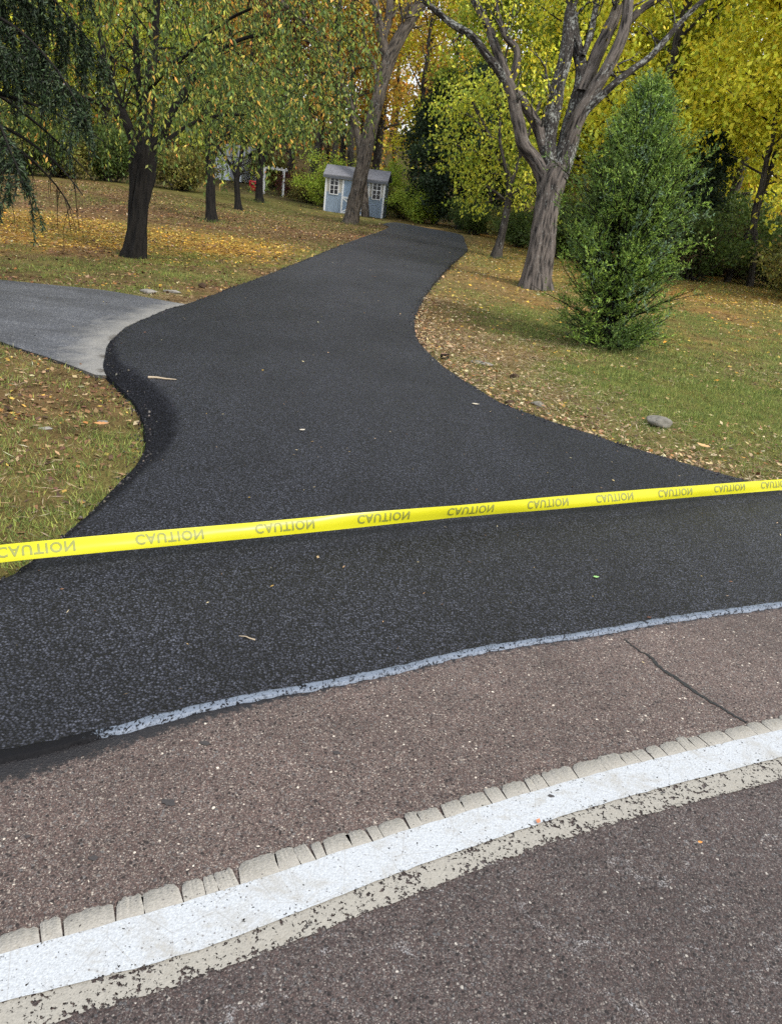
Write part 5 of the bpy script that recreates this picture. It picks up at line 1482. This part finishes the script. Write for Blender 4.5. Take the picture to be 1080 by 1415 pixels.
stone('pale_stone', 62, 615-20, .06, .04, .02, 17, M_st2, 'small pale stone on the near left grass')
stone('pale_stone', 143, 585, .045, .03, .02, 18, M_st1, 'grey stone at the bare earth near the left bend')
# stump
b = G(613, 496); st_ = Tubes(); st_.add(np.array([[0, 0, -.02], [.004, 0, .03], [.0, .004, .062]]), np.array([.055, .048, .046]), 18, rough=.25, seed=3)
o = empty('tree_stump', b); tag(o, 'small dark cut stump at the driveway edge on the right', 'stump')
link('side', st_.mesh('stump_side'), M_bark_dark, o, local=True)
a = np.arange(18)*2*math.pi/18; V = np.column_stack([np.cos(a)*.043, np.sin(a)*.043, np.full(18, .0625)]); V = np.vstack([V, [[0, 0, .064]]]); i = np.arange(18)
link('top', npmesh('stump_top', V, [np.stack([i, (i+1) % 18, np.full(18, 18)], 1)]), M_wood, o, local=True)
def leaf_obj(name, px, py, L, c, label, rz, surf='drive', cat='leaf'):
    b = G(px, py)[:2]; z = float(drive_z(b[None])[0]) if surf == 'drive' else (.009 if surf == 'road' else float(hgt(*b))+.05)
    t = np.linspace(0, 1, 9); w = np.sin(np.pi*t**.85)*.30*L*(1+.25*np.sin(t*22)); zz = .25*L*(t-.5)**2
    V = np.vstack([np.column_stack([t*L, w, zz+.004+.12*w]), np.column_stack([t*L, t*0, zz+.004]), np.column_stack([t*L, -w, zz+.004+.15*w])])
    i = np.arange(8); q = np.vstack([np.stack([i+9, i+10, i+1, i], 1), np.stack([i+18, i+19, i+10, i+9], 1)])
    o = link(name, npmesh(name, V, [q], smooth=True), m_plain(name+'_skin', c, .6, 40, .2)); o.location = (float(b[0]), float(b[1]), z+.002); o.rotation_euler = (0, 0, rz)
    tag(o, label, cat)
leaf_obj('green_leaf', 817, 806, .035, (.22, .42, .14), 'small pale green leaf lying alone on the black driveway', .3)
leaf_obj('brown_leaf', 741, 1143, .022, (.42, .16, .07), 'small orange-brown leaf on the white edge line', 1.2, 'road')
leaf_obj('brown_leaf', 962, 1169, .016, (.55, .22, .04), 'small orange leaf on the road below the edge line', .2, 'road')
leaf_obj('pale_leaf', 650, 568, .07, (.45, .40, .30), 'pale dry leaf lying on the driveway near its right edge', .1)
leaf_obj('pale_leaf', 412, 619, .05, (.42, .38, .30), 'pale dry leaf lying in the middle of the driveway', .8)
leaf_obj('brown_leaf', 130, 596, .10, (.42, .20, .07), 'large orange-brown leaf on the near left grass', .4, 'lawn')
leaf_obj('brown_leaf', 705, 462-0, .12, (.42, .24, .10), 'large tan leaf on the right lawn', .4, 'lawn') if False else None
leaf_obj('brown_leaf', 978, 628, .13, (.50, .30, .13), 'large curled tan leaf on the grass near the right end of the tape', 2.2, 'lawn')
for px, py, L, rz, lab in [(205, 545, .22, .15, 'thin pale twig lying on the driveway beside the left bend'), (352, 893, .07, 2.9, 'short brown twig on the driveway near the road joint')]:
    b = G(px, py); tb = Tubes(); z = float(drive_z(b[None, :2])[0])
    tb.add(np.array([[0, 0, .006], [L*.3, .004, .009], [L*.6, -.004, .007], [L, .003, .006]]), np.array([.006, .005, .004, .002])*L/.12, 7)
    o = link('twig', tb.mesh('twig'), m_plain('dry_twig', (.36, .29, .2), .8, 50, .2)); o.location = (float(b[0]), float(b[1]), z); o.rotation_euler = (0, 0, rz); tag(o, lab, 'twig')

# ------------------------------------------------------------------ camera, light, render
cam = bpy.data.cameras.new('camera'); co_ = bpy.data.objects.new('camera', cam); col.objects.link(co_)
cam.sensor_fit = 'HORIZONTAL'; cam.sensor_width = 36; cam.lens = 36*F/1080; cam.clip_end = 2000; cam.clip_start = .05
Mx = Matrix.Identity(4)
for k in range(3):
    Mx[k][0] = R[k]; Mx[k][1] = U[k]; Mx[k][2] = -fw[k]; Mx[k][3] = O[k]
co_.matrix_world = Mx; sc.camera = co_
sd_ = norm(np.array([.62, -.30, .80])); el = math.asin(sd_[2]); az = math.atan2(sd_[0], sd_[1])
w = bpy.data.worlds.new('World'); sc.world = w; w.use_nodes = True; nt = w.node_tree; bg = nt.nodes['Background']
sky = nt.nodes.new('ShaderNodeTexSky'); sky.sky_type = 'NISHITA'; sky.sun_disc = False; sky.sun_elevation = el; sky.sun_rotation = az; sky.air_density = 1.3; sky.dust_density = 2.5
q = NB(nt); cl = q.noise(q.coord((1, 1, 2.2), kind='Generated'), 2.2, 6, .6)
cf = q.ramp(cl, [(.28, .25), (.62, .95)])
q.l(q.mix(cf, sky.outputs[0], (9.3, 9.6, 10.2)), bg.inputs[0]); bg.inputs[1].default_value = .100
sun = bpy.data.lights.new('sun', 'SUN'); sun.energy = 2.3; sun.angle = math.radians(14); sun.color = (1, .955, .89)
so = bpy.data.objects.new('sun', sun); col.objects.link(so); so.rotation_euler = Vector(sd_.tolist()).to_track_quat('Z', 'Y').to_euler()
sc.view_settings.view_transform = 'Standard'; sc.view_settings.look = 'None'; sc.view_settings.gamma = 1; sc.view_settings.use_curve_mapping = False
sc.view_settings.exposure = 0.87
sc.cycles.max_bounces = 6; sc.cycles.diffuse_bounces = 3; sc.cycles.glossy_bounces = 2; sc.cycles.transmission_bounces = 4; sc.cycles.transparent_max_bounces = 8
sc.cycles.use_denoising = False
